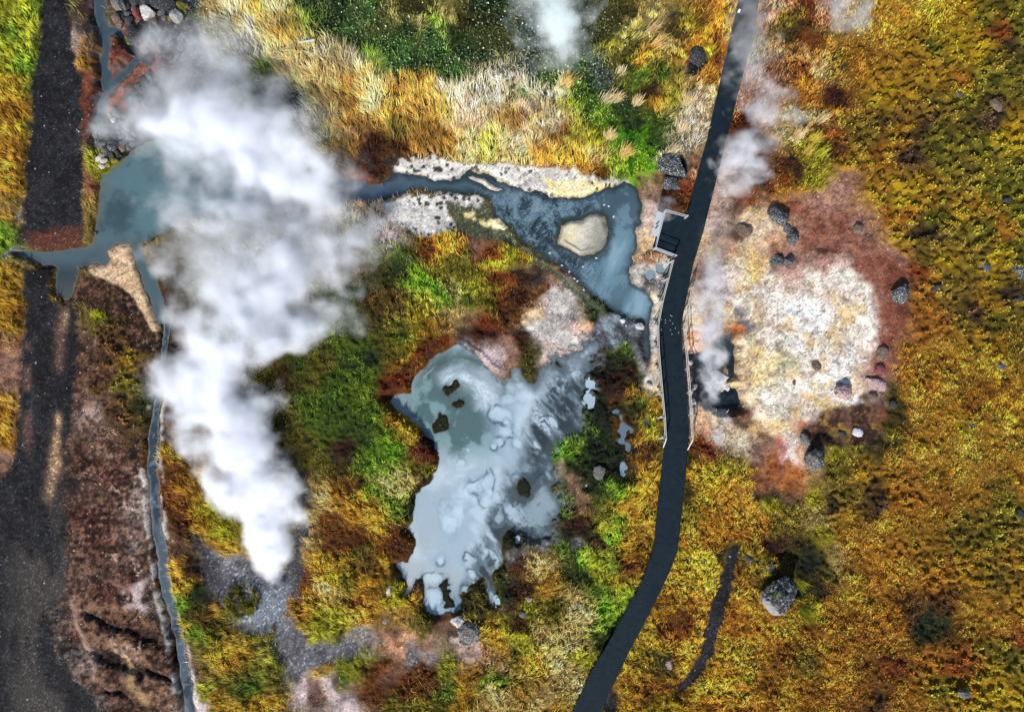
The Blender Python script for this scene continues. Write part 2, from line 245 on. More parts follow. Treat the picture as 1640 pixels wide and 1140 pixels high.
SEEDS = """
15,20 yelg|40,10 yelg|25,60 green|45,45 yelg|15,110 yelg|30,90 yelg|20,150 gold|10,180 goldk|30,170 amber|20,215 gold|10,250 goldk|28,260 amber|20,290 gold|50,20 greenb|40,110 greenb|36,200 yelgold
135,20 brown|140,60 dark|130,75 pinkp|140,90 amber|150,120 redb|145,150 redb|140,190 redb|135,230 brown|145,275 redsoil|190,75 redb|185,100 redb|225,105 redsoil|205,125 redsoil|190,150 redsoil|150,45 greenk
240,20 dark|210,30 brownp|280,10 grav|260,80 grav|300,60 grav|230,140 gravk|320,100 grav|300,130 grav|380,100 grav|350,140 pinkg|420,150 greenk|215,200 dark|180,190 dark|200,240 dark|160,265 yelg|170,220 gravk|280,190 grav|270,120 pinkg|325,30 ggrn|318,10 leafg
340,20 straw|370,50 straw|420,20 gold|400,15 straw|450,40 straw|430,80 straw|460,60 gold|480,90 straw|500,60 strawg|520,80 strawp|470,110 straw|500,130 straw|540,130 straw|560,100 strawp|590,95 greenb|545,90 olive|600,140 straw|560,160 amber|580,190 amber|600,180 straw|640,150 amber|650,180 amber|620,200 gold|640,215 olive|680,160 amber|700,190 gold|690,220 goldk|730,150 strawp|740,190 strawk|760,210 strawk|790,160 strawp|810,180 gold|820,195 amber|760,235 straw|780,230 yelg|720,240 goldk|660,240 amber|600,235 rustk|580,250 rustk|640,250 rustk|575,225 brown|440,120 green|455,140 greenk|425,105 green|480,160 leafg|500,175 strawp|450,100 strawp|520,170 straw|540,200 straw|560,215 amber|350,30 strawp|400,60 strawp|440,20 straw|470,20 straw|475,45 olive|490,35 greenb|380,80 strawp|410,95 strawp
590,265 rustk|575,280 redb|620,275 dark|490,10 leafk|500,30 leafk|520,40 leafk|560,50 leaf|600,20 leaf|650,60 leafk|640,100 leaf|700,100 leaf|620,40 leafo|680,20 olivek|740,30 olivek|780,30 leafo|800,60 leafo|770,90 leafk|720,110 leaf|690,80 leaf|660,30 leafo|670,50 strawg|780,110 strawp|810,130 strawp|540,15 leafk|580,75 leafk|620,80 leaf|750,70 leafk|730,60 greenk|690,50 greenb|630,35 strawg|660,15 olive|720,25 strawg|790,10 leafk|660,110 leafk|700,120 greenk
840,130 strawp|870,150 strawp|900,140 straw|830,170 strawk|850,190 straw|880,200 strawp|900,180 yelg|920,160 leafb|930,180 leafb|960,200 greenb|910,220 yelg|950,230 yelg|990,220 greenv|1020,240 greenv|1040,255 greenv|1048,240 greenv|1045,272 greenv|1020,275 greenv|990,235 greenv|970,215 greenb|1010,235 greenv|1035,268 greenv|1002,243 greenv|1025,225 greenv|1015,258 greenv|1030,245 greenv|1000,260 yelg|985,275 greenb|1030,275 yelg|960,260 straw|930,250 gold|890,215 goldk|880,230 amber|850,240 amber|870,255 amber|900,265 amber|940,275 amber|960,282 rust|888,222 rustk|830,220 strawp|830,240 straw|840,150 leaf|880,125 leaf
940,140 leafk|1000,170 leafk|960,120 leafg|1010,200 greenk|1040,220 greenk|1060,230 greenk|1030,160 olivek|1020,130 green|1000,100 olive|980,40 leafo|970,80 olive|1010,60 strawg|1040,30 straw|1050,60 straw|1060,90 straw|1000,20 olivek|1070,20 dark|1068,50 olivek|1100,30 olive|1120,50 gold|1150,30 amber|1140,60 rust|1160,70 amber|1100,60 goldk|1115,95 gravk|1100,100 dark|1130,75 yelg|1145,90 redr|1140,120 amber|1085,90 amber|1070,100 gold|1060,130 green|1090,140 olive|1045,150 rustk|1050,170 amber|1075,170 yelg|1110,140 straw|1120,170 strawp|1095,190 strawp|1110,210 strawp|1090,225 strawp|1080,265 gravk|1105,250 brown|1110,270 amberp|1070,240 strawp|1030,100 amber|1010,85 olivek|850,60 leafg|900,60 leafg|930,60 leafo|960,60 leafo|880,20 leafg|930,20 leafo|850,110 leafg|920,110 leaf|1110,120 dark|1115,75 browd
1230,20 amberp|1220,80 olive|1225,110 strawk|1200,160 amberp|1190,200 rust|1200,220 redr|1180,230 brown|1220,200 pinkp|1170,260 pinkp|1225,240 brown|1240,10 amberp|1290,20 rust|1320,25 amberp|1260,40 olive|1280,60 olivek|1300,70 rust|1360,20 straw|1400,10 gold|1340,50 straw|1260,110 brolive|1280,120 rust|1290,135 amber|1250,120 amberp|1330,80 amber|1340,60 olive|1310,110 straw|1370,80 gold|1380,100 amber|1350,95 olive|1420,40 gold|1450,20 gold|1490,20 yelgold|1510,40 yelgold|1470,60 mgold
1400,120 mgold|1450,100 mgold|1500,80 mgreen|1530,55 myel|1560,20 mgreen|1600,30 mgreen|1630,60 mgreen|1590,45 mrust|1610,70 mdk|1450,150 mgold|1540,160 mgreen|1600,170 mdk|1590,190 mdk|1430,190 mdk|1420,150 myel|1440,200 mgold|1500,210 mgreen|1470,200 mdk|1520,240 mgreen|1580,230 mgreen|1630,210 myel|1400,200 molive|1370,220 molive|1350,260 mgold|1400,260 mgold|1460,250 mdk|1560,270 molive|1310,190 straw|1270,215 straw|1290,230 yelg|1310,250 yelg|1330,240 rustk|1270,260 rustk|1300,280 yelg|1330,170 amber|1290,160 amber|1340,150 rustk|1350,200 molive|1570,120 mgreen|1530,130 mamber|1480,130 mgold|1560,80 myel|1620,130 mgreen|1635,20 mgreen|1330,210 mrust|1420,240 mamber|1480,160 molive|1540,10 mgold|1520,190 molive
1400,300 mgold|1440,300 myel|1480,310 mgold|1540,300 molive|1600,310 mgreen|1500,350 mgreen|1560,370 mgreen|1620,350 mgreen|1450,380 mgold|1490,370 mdk|1510,420 myel|1560,420 molive|1600,430 myel|1630,400 mgreen|1460,430 mrust|1480,460 mamber|1470,500 mamber|1520,470 molive|1560,500 mdk|1600,510 mgreen|1640,500 molive|1500,530 mamber|1560,550 mgold|1600,560 mgold|1460,550 mamber|1235,300 rust|1260,290 rust|1290,300 gold|1310,290 yelg|1270,310 gold|1520,270 mgreen|1630,290 mgreen|1580,330 mgold|1440,340 mamber|1540,520 molive|1620,460 mdk|1590,480 mgold|1480,400 molive|1540,340 mgold|1600,370 mamber
1440,580 amber|1480,570 gold|1520,600 gold|1560,570 gold|1600,590 gold|1620,570 olive|1450,640 gold|1500,660 gold|1550,640 goldk|1600,650 gold|1470,700 gold|1530,720 gold|1580,700 gold|1630,680 gold|1430,660 olivek|1415,680 olivek|1430,700 olive|1400,720 olivek|1370,720 olive|1340,720 yelg|1330,745 olive|1380,750 mgold|1420,760 mgold|1350,790 molive|1300,790 yelg|1330,800 mdk|1400,800 mdk|1440,790 mamber|1470,800 mamber|1500,770 gold|1520,790 amber|1560,800 gold|1600,790 olive|1240,800 yelg|1260,830 olive|1300,830 strawg|1350,830 mgold|1420,830 gold|1480,840 gold|1560,830 molive|1620,820 mgreen|1600,850 molive|1640,760 gold|1450,610 goldk|1490,620 goldk|1540,680 yelgold|1430,740 amber
1240,870 rustk|1280,880 olivek|1300,900 greenk|1310,860 yelg|1330,900 strawg|1350,870 amber|1380,880 amber|1430,870 mamber|1480,880 mgold|1540,880 molive|1600,870 mgreen|1620,900 mgold|1360,940 gold|1330,960 amber|1400,930 amber|1450,920 amber|1500,930 mamber|1550,920 mgold|1600,930 molive|1290,980 yelg|1250,1000 gold|1300,1020 amber|1340,1000 amber|1400,980 amber|1450,970 brolive|1490,990 greenk|1480,1010 greenk|1500,970 mbrown|1560,990 gold|1600,1000 amber|1420,1030 amber|1250,1050 goldk|1300,1070 olive|1350,1080 amber|1240,1110 amber|1300,1120 amber|1380,1100 goldk|1420,1060 rust|1450,1100 amber|1490,1050 mamber|1540,1060 mrust|1580,1030 molive|1620,1050 mgreen|1520,1100 mgreen|1560,1120 mgold|1610,1110 myel|1480,1130 gold|1390,1110 mdk|1640,960 mgold|1640,1020 mrust|1270,940 greenk|1300,940 olivek
830,880 grav|880,868 grav|930,872 grav|840,900 rustk|850,950 rustk|830,990 rustk|870,910 straw|900,890 green|920,900 greenk|940,910 greenb|930,930 greenk|960,870 rustk|980,860 greenb|970,920 yelg|990,910 green|1010,870 gold|1020,900 rust|1000,930 amber|960,950 green|1000,940 greenb|880,940 amber|850,970 yelg|890,970 olive|920,970 straw|940,990 straw|960,1000 greenb|970,1030 greenk|840,1020 yelg|880,1010 straw|920,1030 straw|900,1060 straw|940,1060 yelg|860,1060 gold|830,1050 olive|880,1100 straw|920,1090 straw|850,1120 straw|900,1130 gold|830,1110 gold|935,1100 strawg|960,975 greenv|830,945 rustk|820,960 browd
1095,860 amber|1110,880 gold|1120,900 yelgold|1090,920 gold|1130,930 gold|1060,960 amber|1090,970 amber|1080,1000 rust|1120,990 amber|1100,1030 amber|1050,1020 gold|1040,1040 olive|1060,1060 olivek|1080,1090 goldk|1050,1100 rust|1020,1100 amber|1010,1060 gold|1000,1120 gold|1060,1125 yelgold|1110,1060 gold|1140,1090 gold|1150,1120 amber|1180,1000 amber|1200,960 gold|1220,1000 amber|1200,1050 gold|1180,1100 amber|1160,890 olivek|1140,860 gold|1190,880 olive|1210,900 olive|1220,940 olivek|1180,860 mamber|975,1125 gravk
840,570 rustk|855,590 olivek|960,570 browd|980,580 greenk|990,560 green|970,610 rustk|1000,600 rustk|1020,560 grav|1040,560 pinkp|1030,600 greenk|1010,640 gold|1020,650 green|1000,640 amber|1045,620 cream|1050,660 gold|980,650 rustk|960,650 greenk|940,660 greenk|950,690 green|900,720 greenv|912,722 greenb|925,705 green|900,742 brownp|960,720 greenk|970,700 greenk|1000,690 rust|1035,695 yelg|1020,700 amber|1015,740 amber|1030,730 rustk|990,760 greenk|1005,745 dark|920,780 brownp|940,800 brownp|920,750 greenk|950,740 greenk|950,820 brolive|930,830 rustk|910,800 green|980,780 greenb|1000,790 greenb|1000,810 amber|990,830 green|1030,790 gold|1040,760 gold|1020,830 amber|1045,830 gold|970,840 yelg|900,845 olivek|915,830 rustk|960,850 greenk|990,670 dark|1005,680 greenk|1045,600 sint|1040,580 cream|960,665 deepg|975,640 deepb|985,610 deepb|1000,590 deepg|965,600 deepg|975,690 deepg|1010,665 deepg|955,705 deepg|975,725 deepg|985,745 deepg|960,780 deepg|965,745 deepg|1010,720 deepb|940,840 deepb|905,850 deepg|935,770 deepg|1015,620 deepb|1000,625 deepg|1020,690 deepb
1110,720 rust|1130,720 redr|1160,730 olive|1105,740 greenk|1110,760 gold|1140,760 yelgold|1170,750 yelg|1200,760 gold|1130,800 yelgold|1170,800 amber|1200,800 gold|1220,790 dark|1100,830 olive|1140,840 gold|1180,830 amber|1220,830 amber|1150,780 yelgold|1105,790 olivek
480,590 green|520,580 olive|560,600 green|600,610 green|540,640 green|500,640 green|580,660 green|460,610 brolive|460,650 olive|480,690 olive|530,690 green|560,720 rustk|500,730 olive|600,690 green|620,670 greenb|610,700 green|630,720 greenv|600,740 greenb|620,760 strawg|635,770 strawg|626,748 greenb|644,792 strawg|618,722 greenb|600,780 greenb|630,800 greenb|640,830 green|575,770 rust|540,790 goldk|520,800 straw|560,820 amber|600,830 amber|590,800 amber|500,830 straw|490,810 dark|470,770 dark|460,740 dark|450,720 brolive|640,640 rust|650,610 redr|625,620 redr|660,590 rust|680,570 redr|650,580 gold|690,560 rust|640,570 olive|640,680 amber|660,690 gold|670,710 redr|685,720 redr|690,700 rustk|660,740 olive|680,760 olive|650,770 straw|680,780 rustk|655,800 greenk|640,850 rust|625,700 green|560,560 green|590,580 greenk|600,650 green|570,690 green|520,660 green|540,610 green|500,600 olive
500,330 strawk|540,320 strawk|560,340 strawk|590,330 strawk|560,360 strawg|520,370 olive|600,360 strawk|450,330 olive|430,400 olive|480,420 olive|520,450 olive|600,400 olive|630,395 green|560,440 brolive|640,420 greenk|670,410 green|690,390 rust|720,400 amber|715,380 gold|740,400 amber|680,395 rust|730,420 olive|770,400 brownp|760,380 brownp|785,405 redr|810,400 yelg|830,400 gold|800,420 yelg|760,430 olive|710,430 olive|680,440 greenb|660,450 green|690,460 greenv|720,460 strawg|740,470 green|700,480 greenb|770,460 yelg|790,470 olive|620,450 olivek|600,480 brolive|640,480 brolive|580,470 olivek|560,480 green|650,510 olive|720,490 straw|710,510 straw|670,510 yelgold|690,530 gold|650,540 green|600,530 olive|580,550 green|620,560 olive|660,560 yelgold|690,545 rust|710,540 redr|750,500 brown|780,510 redr|800,450 redr|800,480 redr|810,500 rustk|790,490 olive|820,440 dark|835,475 rustk|770,530 rustk|740,530 dark|750,555 grav|800,550 brownp|785,575 sintp|820,580 brownp|570,290 redsoil|600,290 rustk|610,375 sintp|400,470 olive|350,480 olive|300,520 browd|290,460 olivek|280,480 brown|300,560 brown|350,620 olive|400,600 olive|420,560 olive|380,540 olive|400,660 brolive|400,720 olive|430,760 dark|380,700 olive
830,390 gold|840,410 yelg|850,420 brownp|830,450 rustk|850,450 dark|870,480 rust|880,460 brownp|890,480 sint|860,510 cream|870,530 sint|900,500 sint|920,510 grav|930,530 pinkp|940,520 creamr|910,540 sint|890,560 pinkp|840,540 rustk|850,560 olivek|840,500 rust|960,510 greenk|980,560 green|990,530 browd|1000,520 gravk|960,540 grav|970,490 greenk|1030,300 brown|1045,310 brownp|1040,330 pinkp|1030,360 pinkp|1030,390 cream|1040,410 amberp|1030,430 sint|1050,430 sint|1060,460 grav|1040,470 grav|1050,490 clayt|1045,510 sint|1045,540 sint|1090,290 redr|1085,320 rust|1075,300 dark|1060,290 brown|855,432 dark|880,440 brownp|830,425 brownp
1160,310 pinkp|1170,330 brown|1200,310 rust|1220,300 rustk|1180,320 redb|1195,345 cream|1150,350 pinkp|1140,380 cream|1170,390 creamr|1185,370 brown|1200,390 cream|1220,360 clayt|1210,410 cream|1180,430 pinkp|1150,430 sintp|1120,440 brownp|1130,480 cream|1120,500 clayt|1110,530 creamr|1130,540 sintp|1170,440 clay|1185,475 clay|1155,500 clayt|1195,425 creamy|1140,520 sintp|1165,420 cream|1145,460 sintp|1160,470 sintp|1190,460 cream|1180,500 grav|1190,520 dgrey|1200,500 clayt|1220,520 clay|1220,470 clay|1210,440 creamy|1130,570 creamr|1110,580 grav|1182,535 orange|1200,540 clayo
1280,320 pinks|1290,350 redsoil|1260,340 redsoil|1340,310 pinks|1350,300 pinks|1320,350 pinks|1300,380 redsoil|1340,370 redsoil|1380,370 pinks|1400,390 pinks|1280,410 pinks|1330,410 redsoil|1370,400 redsoil|1420,400 pinks|1250,400 redb|1245,380 creamr|1240,360 clayt|1280,430 pink|1330,430 pink|1380,430 redsoil|1430,410 pinks|1410,440 redsoil|1420,470 redsoil|1430,500 redb|1440,520 redb|1415,520 redsoil|1420,540 redsoil|1440,445 browd|1425,425 redb|1270,335 redb|1250,415 redb|1310,330 pinks
1240,430 clay|1240,480 clay|1270,500 clayw|1300,450 clay|1350,450 clay|1390,470 clay|1300,510 clayw|1330,500 clayt|1330,540 clayt|1370,500 clay|1390,530 clay|1250,540 clayg|1290,550 clayw|1380,560 clay|1350,570 clayw|1300,580 clayg|1260,580 clayo|1230,580 clayy|1230,620 clay|1220,600 creamy|1280,620 clay|1320,600 clayw|1360,600 clayw|1260,640 clayg|1300,630 clay|1330,630 clayg|1370,640 clayw|1400,590 redsoil|1410,570 redsoil|1400,610 pink|1230,660 clay|1250,680 clayy|1210,690 cream|1280,660 clayt|1300,660 clayg|1330,645 dgrey|1340,665 brown|1390,650 brown|1400,680 redb|1330,680 brown|1360,690 brown|1300,680 redb|1280,680 creamr|1290,674 red|1315,690 browd|1270,705 clayw|1262,720 clayw|1242,708 red|1220,700 browd|1255,722 red|1282,712 creamr|1230,740 orange|1260,750 orange|1220,760 redsoil|1270,770 rustb|1260,790 brown|1200,730 brownp|1190,710 clayt|1170,690 clayt|1140,670 clayt|1150,690 sint|1130,650 sint|1170,665 sint|1195,665 redb|1205,680 browd|1130,700 creamr|1115,670 creamr|1115,620 grav|1110,640 grav|1200,600 cream|1210,640 clayt|1400,700 dark|1390,720 dark|1420,640 olivek|1240,780 dark|1245,740 rustb|1275,745 orange|1210,720 brownp|1375,665 brownr|1350,710 browd|1310,705 browd
10,580 brownp|15,620 brownp|5,650 amber|10,700 amber|10,740 brownp|25,760 brown|20,350 gold|10,370 greenb|15,390 greenb|30,345 grav|40,370 dark|10,430 olive|20,440 gold|15,470 gold|10,500 gold|20,520 gold|30,500 amber|10,545 amberp|25,410 grav|8,405 greenb
140,460 brown|150,500 brown|160,480 brown|155,503 yelg|170,540 mbrown|190,500 brown|220,540 brown|130,540 brownp|150,580 brown|190,570 mbrown|205,620 molive|207,590 mgold|220,600 browd|140,640 brownp|150,650 pinkp|170,640 brown|190,660 mbrown|230,660 olivek|235,640 greenk|225,720 browd|150,690 brownp|150,720 brownp|180,720 brownr|170,760 brownr|130,740 brown|120,780 dark|150,790 brownp|190,780 brownr|215,760 brownp|215,800 pinkp|205,830 pinkp|180,830 brownp|130,830 brownr|160,870 brownr|200,870 pinkp|220,890 brownp|230,860 brown|240,900 browd|150,900 brownp|125,930 brownp|200,920 brownr|215,940 sintp|225,960 sintp|240,950 browd|120,980 brownp|125,1010 brownr|100,980 pinkg|90,1030 pinkg|120,1050 pinkg|140,1060 pinkp|160,1000 brownr|200,980 brownr|220,1000 brownr|250,1000 browd|180,1030 brownr|215,1070 brownp|190,1050 brown|170,1090 brownp|210,1100 brown|240,1080 brownp|260,1100 brownp|160,1120 pinkg|200,1130 brown|270,1040 browd|170,600 brownr|160,620 mbrown|215,500 browd|235,560 browd|185,880 brownr|140,860 brownr|175,950 brownr|150,960 brownr|200,960 brownr|230,1020 brownr|190,800 brownp|195,850 brownp|165,830 brownr|120,880 brownp
260,680 browd|280,680 brown|265,720 gold|280,750 rust|275,790 rust|290,720 olive|310,740 brolive|300,780 goldk|330,770 gold|300,820 rust|290,840 rustk|340,800 yelg|360,810 yelg|330,830 gold|360,850 yelg|285,870 brown|280,900 amber|285,930 gold|312,900 rustk|300,960 greenb|320,940 greenk|310,1000 green|290,990 gold|330,980 brolive|340,1010 olive|360,960 amber|380,970 olive|395,970 yelg|400,985 yelg|350,1040 gold|330,1050 olive|380,1040 amber|400,1030 olive|420,1030 olive|440,1010 olive|320,1070 brownp|310,1100 dark|340,1100 yelg|380,1080 olive|360,1120 gold|410,1090 green|430,1110 gold|400,1130 gold|450,1060 yelg|325,1125 sintp|310,1060 brownp
330,880 grav|350,900 grav|380,905 grav|400,930 gravl|420,960 gravl|370,930 grav|345,940 gravk|430,1000 gravl|400,1005 grav|450,970 grav|465,930 gravk|475,890 gravk|485,840 gravk|345,862 amber|360,872 gold|330,910 gravk|440,940 gravl
500,870 straw|530,870 rust|560,870 rust|520,900 gold|540,930 yelgold|530,950 straw|570,930 olive|600,900 brolive|580,880 olive|490,930 rust|480,960 rust|500,970 amber|500,1000 yelg|540,1000 yelg|560,1010 yelgold|590,980 amber|580,960 rust|600,950 goldk|610,930 gold|620,890 gold|630,870 rust|640,880 rustk|650,980 gold|640,960 yelg|670,1000 olive|660,965 amber|650,940 dark|670,950 brown|690,990 brownr|700,1000 brownr|630,1010 brown|650,1030 orpk|640,1040 orpk|630,1025 orpk|660,1050 grav|690,1050 pinkg|680,1020 olive|690,1030 brownp|710,1010 brown|745,1040 pinkp|760,1048 pinkp|730,1030 browd|790,1010 gold|800,1030 gold|815,1000 yelg|780,1050 amberp|720,1070 yelg|760,1080 amber|750,1100 gold|790,1090 green|800,1120 straw|720,1100 green|690,1080 rust|650,1090 rust|630,1080 brown|610,1070 rust|580,1050 yelg|560,1065 yelg|550,1075 green|540,1090 browd|600,1110 rust|650,1130 olive|700,1130 olive|740,1130 gold|570,1100 brown|540,1112 pinkg|530,1100 sintp|550,1130 sintp|500,1110 brown|480,1100 sintp|520,1080 gold|470,1020 brownp|460,1040 grav|480,1040 grav|500,1050 grav|520,1050 grav|560,1030 grav|540,1025 olivek|480,1070 gravk|470,1080 gravk|500,1065 grav|580,1030 grav|600,1020 pinkg|440,1080 olive|520,840 rust|560,850 rust|510,1015 yelg|480,985 amber|770,980 olivek|740,960 olivek|690,960 browd|655,900 browd|800,900 olivek|820,870 olivek|810,930 greenk
"""
sx, sy, sa, sb, sk = [], [], [], [], []  # some dark seeds beside lava boulders and deck hold cast shade as colour
for tok in SEEDS.replace('\n', '|').split('|'):
    if not tok.strip(): continue
    xy, k = tok.split(); a, b = xy.split(',')
    sx.append(float(a)); sy.append(float(b)); sa.append(PAL[k][0]); sb.append(PAL[k][1])
    oh = [0.] * 7; oh[KINDS.index(PAL[k][2])] = 1.; sk.append(oh)
sx, sy = np.array(sx), np.array(sy)
SV = np.concatenate([np.array(sa), np.array(sb), np.array(sk)], 1).astype(np.float32)      # 13 values a seed

# coarse lattice every 4 pixels, inverse-distance blend of the seeds
LX0, LY0, LST = -160, -160, 4
lx = np.arange(LX0, 1640 + 164, LST); ly = np.arange(LY0, 1140 + 164, LST)
LAT = np.zeros((len(ly), len(lx), SV.shape[1]), np.float32)
for j, yy in enumerate(ly):
    d2 = (lx[:, None] - sx[None]) ** 2 + (yy - sy[None]) ** 2
    w = (1 / (d2 + 60.0)) ** 1.9
    LAT[j] = (w @ SV) / w.sum(1, keepdims=True)

def sample(X, Y):
    fx = np.clip((X - LX0) / LST, 0, len(lx) - 1.001); fy = np.clip((Y - LY0) / LST, 0, len(ly) - 1.001)
    xi = fx.astype(int); yi = fy.astype(int); fx = (fx - xi)[..., None]; fy = (fy - yi)[..., None]
    return (LAT[yi, xi] * (1 - fx) + LAT[yi, xi + 1] * fx) * (1 - fy) + (LAT[yi + 1, xi] * (1 - fx) + LAT[yi + 1, xi + 1] * fx) * fy

def warp(X, Y, o=0, big=22, small=11):
    wx_ = (fbm(X, Y, 60, 3, 40 + o) - .5) * 2 * big + (fbm(X, Y, 14, 2, 50 + o) - .5) * 2 * small
    wy_ = (fbm(X, Y, 60, 3, 60 + o) - .5) * 2 * big + (fbm(X, Y, 14, 2, 70 + o) - .5) * 2 * small
    return X + wx_, Y + wy_

# ------------------------------------------------------------------ outlines on the ground (photo pixels at ground level)
POND = P("158,282 168,276 185,262 205,240 235,225 300,215 370,190 430,190 490,235 560,288 620,296 620,318 560,322 500,330 440,330 400,345 340,345 300,350 262,372 235,385 222,390 228,410 236,428 248,440 256,470 266,505 268,514 252,517 240,490 225,452 215,425 208,400 204,389 185,392 169,402 173,412 165,421 135,425 119,428 117,452 111,472 98,481 87,473 84,450 85,427 60,424 35,412 22,405 30,400 60,402 100,400 142,394 147,368 153,325")
CREEK = [[(154, -60, 9), (155, 0, 9), (157, 30, 7), (163, 48, 8), (165, 70, 5), (162, 100, 8), (166, 118, 8), (166, 140, 8), (160, 165, 6), (155, 190, 6), (150, 215, 4), (147, 240, 2)],
         [(163, 48, 6), (185, 48, 5), (198, 62, 5), (215, 80, 5), (222, 88, 4), (207, 103, 5), (188, 122, 6), (172, 140, 7)]]
BASIN = P("600,296 639,275 670,282 704,289 732,286 754,271 774,275 802,290 824,299 852,306 883,314 911,318 939,316 976,300 1001,292 1024,305 1029,332 1021,360 1021,397 1007,431 1012,453 1032,464 1046,484 1043,500 1040,530 1040,575 1032,572 1029,530 1026,512 1010,508 987,500 962,484 935,460 909,436 888,418 866,405 841,386 810,360 790,341 780,318 757,306 712,306 670,304 640,310 600,324 560,322 560,288")
MOUND = P("897,358 917,354 934,352 942,344 956,339 967,344 972,361 974,377 965,397 953,408 931,409 906,399 893,389 898,372")
SPIT = P("747,283 757,278 775,284 807,303 790,304 765,291")
POOL = P("623,638 640,632 655,630 660,612 667,600 682,588 688,578 700,568 715,560 728,554 742,556 752,565 768,577 786,594 797,603 806,610 815,606 822,590 832,590 836,602 848,612 856,614 864,602 870,588 885,578 905,570 925,562 936,552 945,548 955,552 955,570 948,580 945,600 945,620 932,645 930,665 925,690 910,698 895,705 885,725 884,745 890,765 888,785 893,797 900,805 898,818 890,830 884,842 880,860 860,862 845,862 838,858 828,855 815,848 808,855 805,870 806,890 804,905 793,915 785,927 790,940 797,955 800,962 794,970 785,966 778,950 776,930 770,925 760,935 745,950 738,955 738,972 728,983 715,985 700,986 685,980 678,965 678,948 676,930 670,922 662,935 655,950 648,955 650,935 645,920 635,906 640,902 655,900 658,895 664,875 664,862 655,855 652,848 660,835 660,815 668,790 684,775 697,755 702,735 698,710 680,696 665,678 650,665 630,652")
POOLISLES = [(706, 677, 12, 14), (719, 626, 12, 9), (727, 620, 7, 7), (733, 645, 8, 8), (838, 784, 13, 14), (894, 584, 5, 4)]
REEDISLE = P("709,930 718,925 722,940 718,955 726,960 727,975 722,982 712,975 709,950")
DITCH = [(268, 510, 6), (262, 545, 5), (256, 585, 4), (252, 628, 4), (249, 650, 6), (243, 690, 7), (242, 720, 8), (240, 755, 8), (243, 790, 7), (247, 815, 8), (250, 850, 7), (256, 880, 7), (259, 920, 7), (266, 960, 8), (275, 985, 7), (283, 1020, 7), (290, 1060, 7), (297, 1100, 8), (302, 1150, 8), (305, 1220, 8)]
POT = P("1158,537 1180,533 1177,545 1183,553 1182,565 1181,590 1181,603 1172,606 1166,612 1158,617 1158,628 1163,629 1172,623 1182,623 1189,633 1191,645 1186,654 1170,658 1153,655 1143,650 1133,642 1122,632 1116,622 1113,610 1114,590 1112,576 1098,573 1100,566 1115,567 1135,562 1145,556 1150,545")
POTISLE = P("1143,607 1150,598 1158,592 1168,588 1172,592 1171,600 1164,608 1152,613 1146,612")
PUDDLES = [(1040, 441, 8, 10), (1060, 432, 5, 6), (944, 641, 8, 11), (948, 613, 4, 5), (1000, 691, 10, 11), (986, 660, 4, 4), (995, 668, 4, 6), (1034, 676, 5, 9), (938, 778, 5, 4), (932, 783, 3, 3), (999, 752, 5, 9), (1006, 716, 4, 7), (995, 708, 5, 4), (797, 962, 6, 7), (832, 869, 6, 6), (1096, 470, 4, 12)]
ROAD = [P("62,-90 64,0 60,60 47,150 42,240 36,300 36,360 40,398 90,400 130,392 132,370 134,290 133,200 132,125 124,100 115,60 112,0 112,-90"),
        P("30,425 82,426 82,482 112,482 121,480 122,560 118,640 110,700 100,790 106,850 110,900 100,955 78,985 88,1050 130,1090 165,1140 195,1240 -130,1240 -130,770 0,765 18,740 24,680 28,600 33,545 39,500")]
TRAIL = [(1182, 875, 4), (1172, 900, 9), (1162, 935, 10), (1153, 970, 11), (1143, 1005, 11), (1135, 1045, 9), (1120, 1075, 10), (1105, 1095, 8), (1088, 1115, 4)]
SAND = P("137,425 165,421 173,412 168,402 185,391 206,388 210,415 222,450 238,490 253,517 256,528 243,530 230,508 213,478 193,462 170,449 150,441 140,432")
SINTER = [(P("628,265 640,256 665,252 700,256 740,262 790,262 850,266 900,270 940,280 965,290 990,288 1003,292 975,302 938,317 910,319 880,315 850,307 800,290 775,275 755,270 732,287 700,290 665,282 640,277"), 'sint'),
          (P("612,330 640,315 665,312 700,305 712,318 718,345 728,365 700,375 680,378 650,365 625,350"), 'sint'),
          (P("702,306 725,304 760,312 772,322 765,333 740,330 715,322"), 'sint'), (P("745,343 760,342 760,350 748,350"), 'creamy'), (P("772,355 785,350 800,355 812,365 800,368 780,362"), 'creamy'),
          (P("868,288 930,284 985,300 940,316 905,317 875,308"), 'creamy')]
DARKCRUST = P("705,322 715,300 770,308 792,340 830,375 860,400 880,425 930,465 975,500 960,505 910,462 870,428 840,405 800,385 760,378 730,372 718,345")
DECK_L = [(1199, -80), (1184, 0), (1166, 80), (1150, 150), (1132, 230), (1115, 290), (1104, 335), (1079, 412), (1063, 472), (1053, 516), (1054, 560), (1059, 620), (1066, 690), (1064, 718), (1057, 780), (1050, 850), (1048, 878), (1030, 930), (1000, 985), (975, 1030), (945, 1080), (918, 1140), (880, 1220)]
DECK_R = [(1231, -80), (1215, 0), (1202, 70), (1187, 130), (1171, 190), (1156, 250), (1141, 310), (1126, 370), (1109, 425), (1100, 470), (1090, 520), (1092, 560), (1097, 620), (1102, 690), (1100, 720), (1095, 780), (1087, 850), (1085, 880), (1074, 910), (1055, 950), (1030, 1000), (1003, 1050), (985, 1090), (960, 1140), (915, 1220)]
PLATFORM = P("1062,339 1101,349 1080,412 1045,401")
DECKPOLY = np.array(DECK_L + DECK_R[::-1], float)
DECK_Z = 0.42

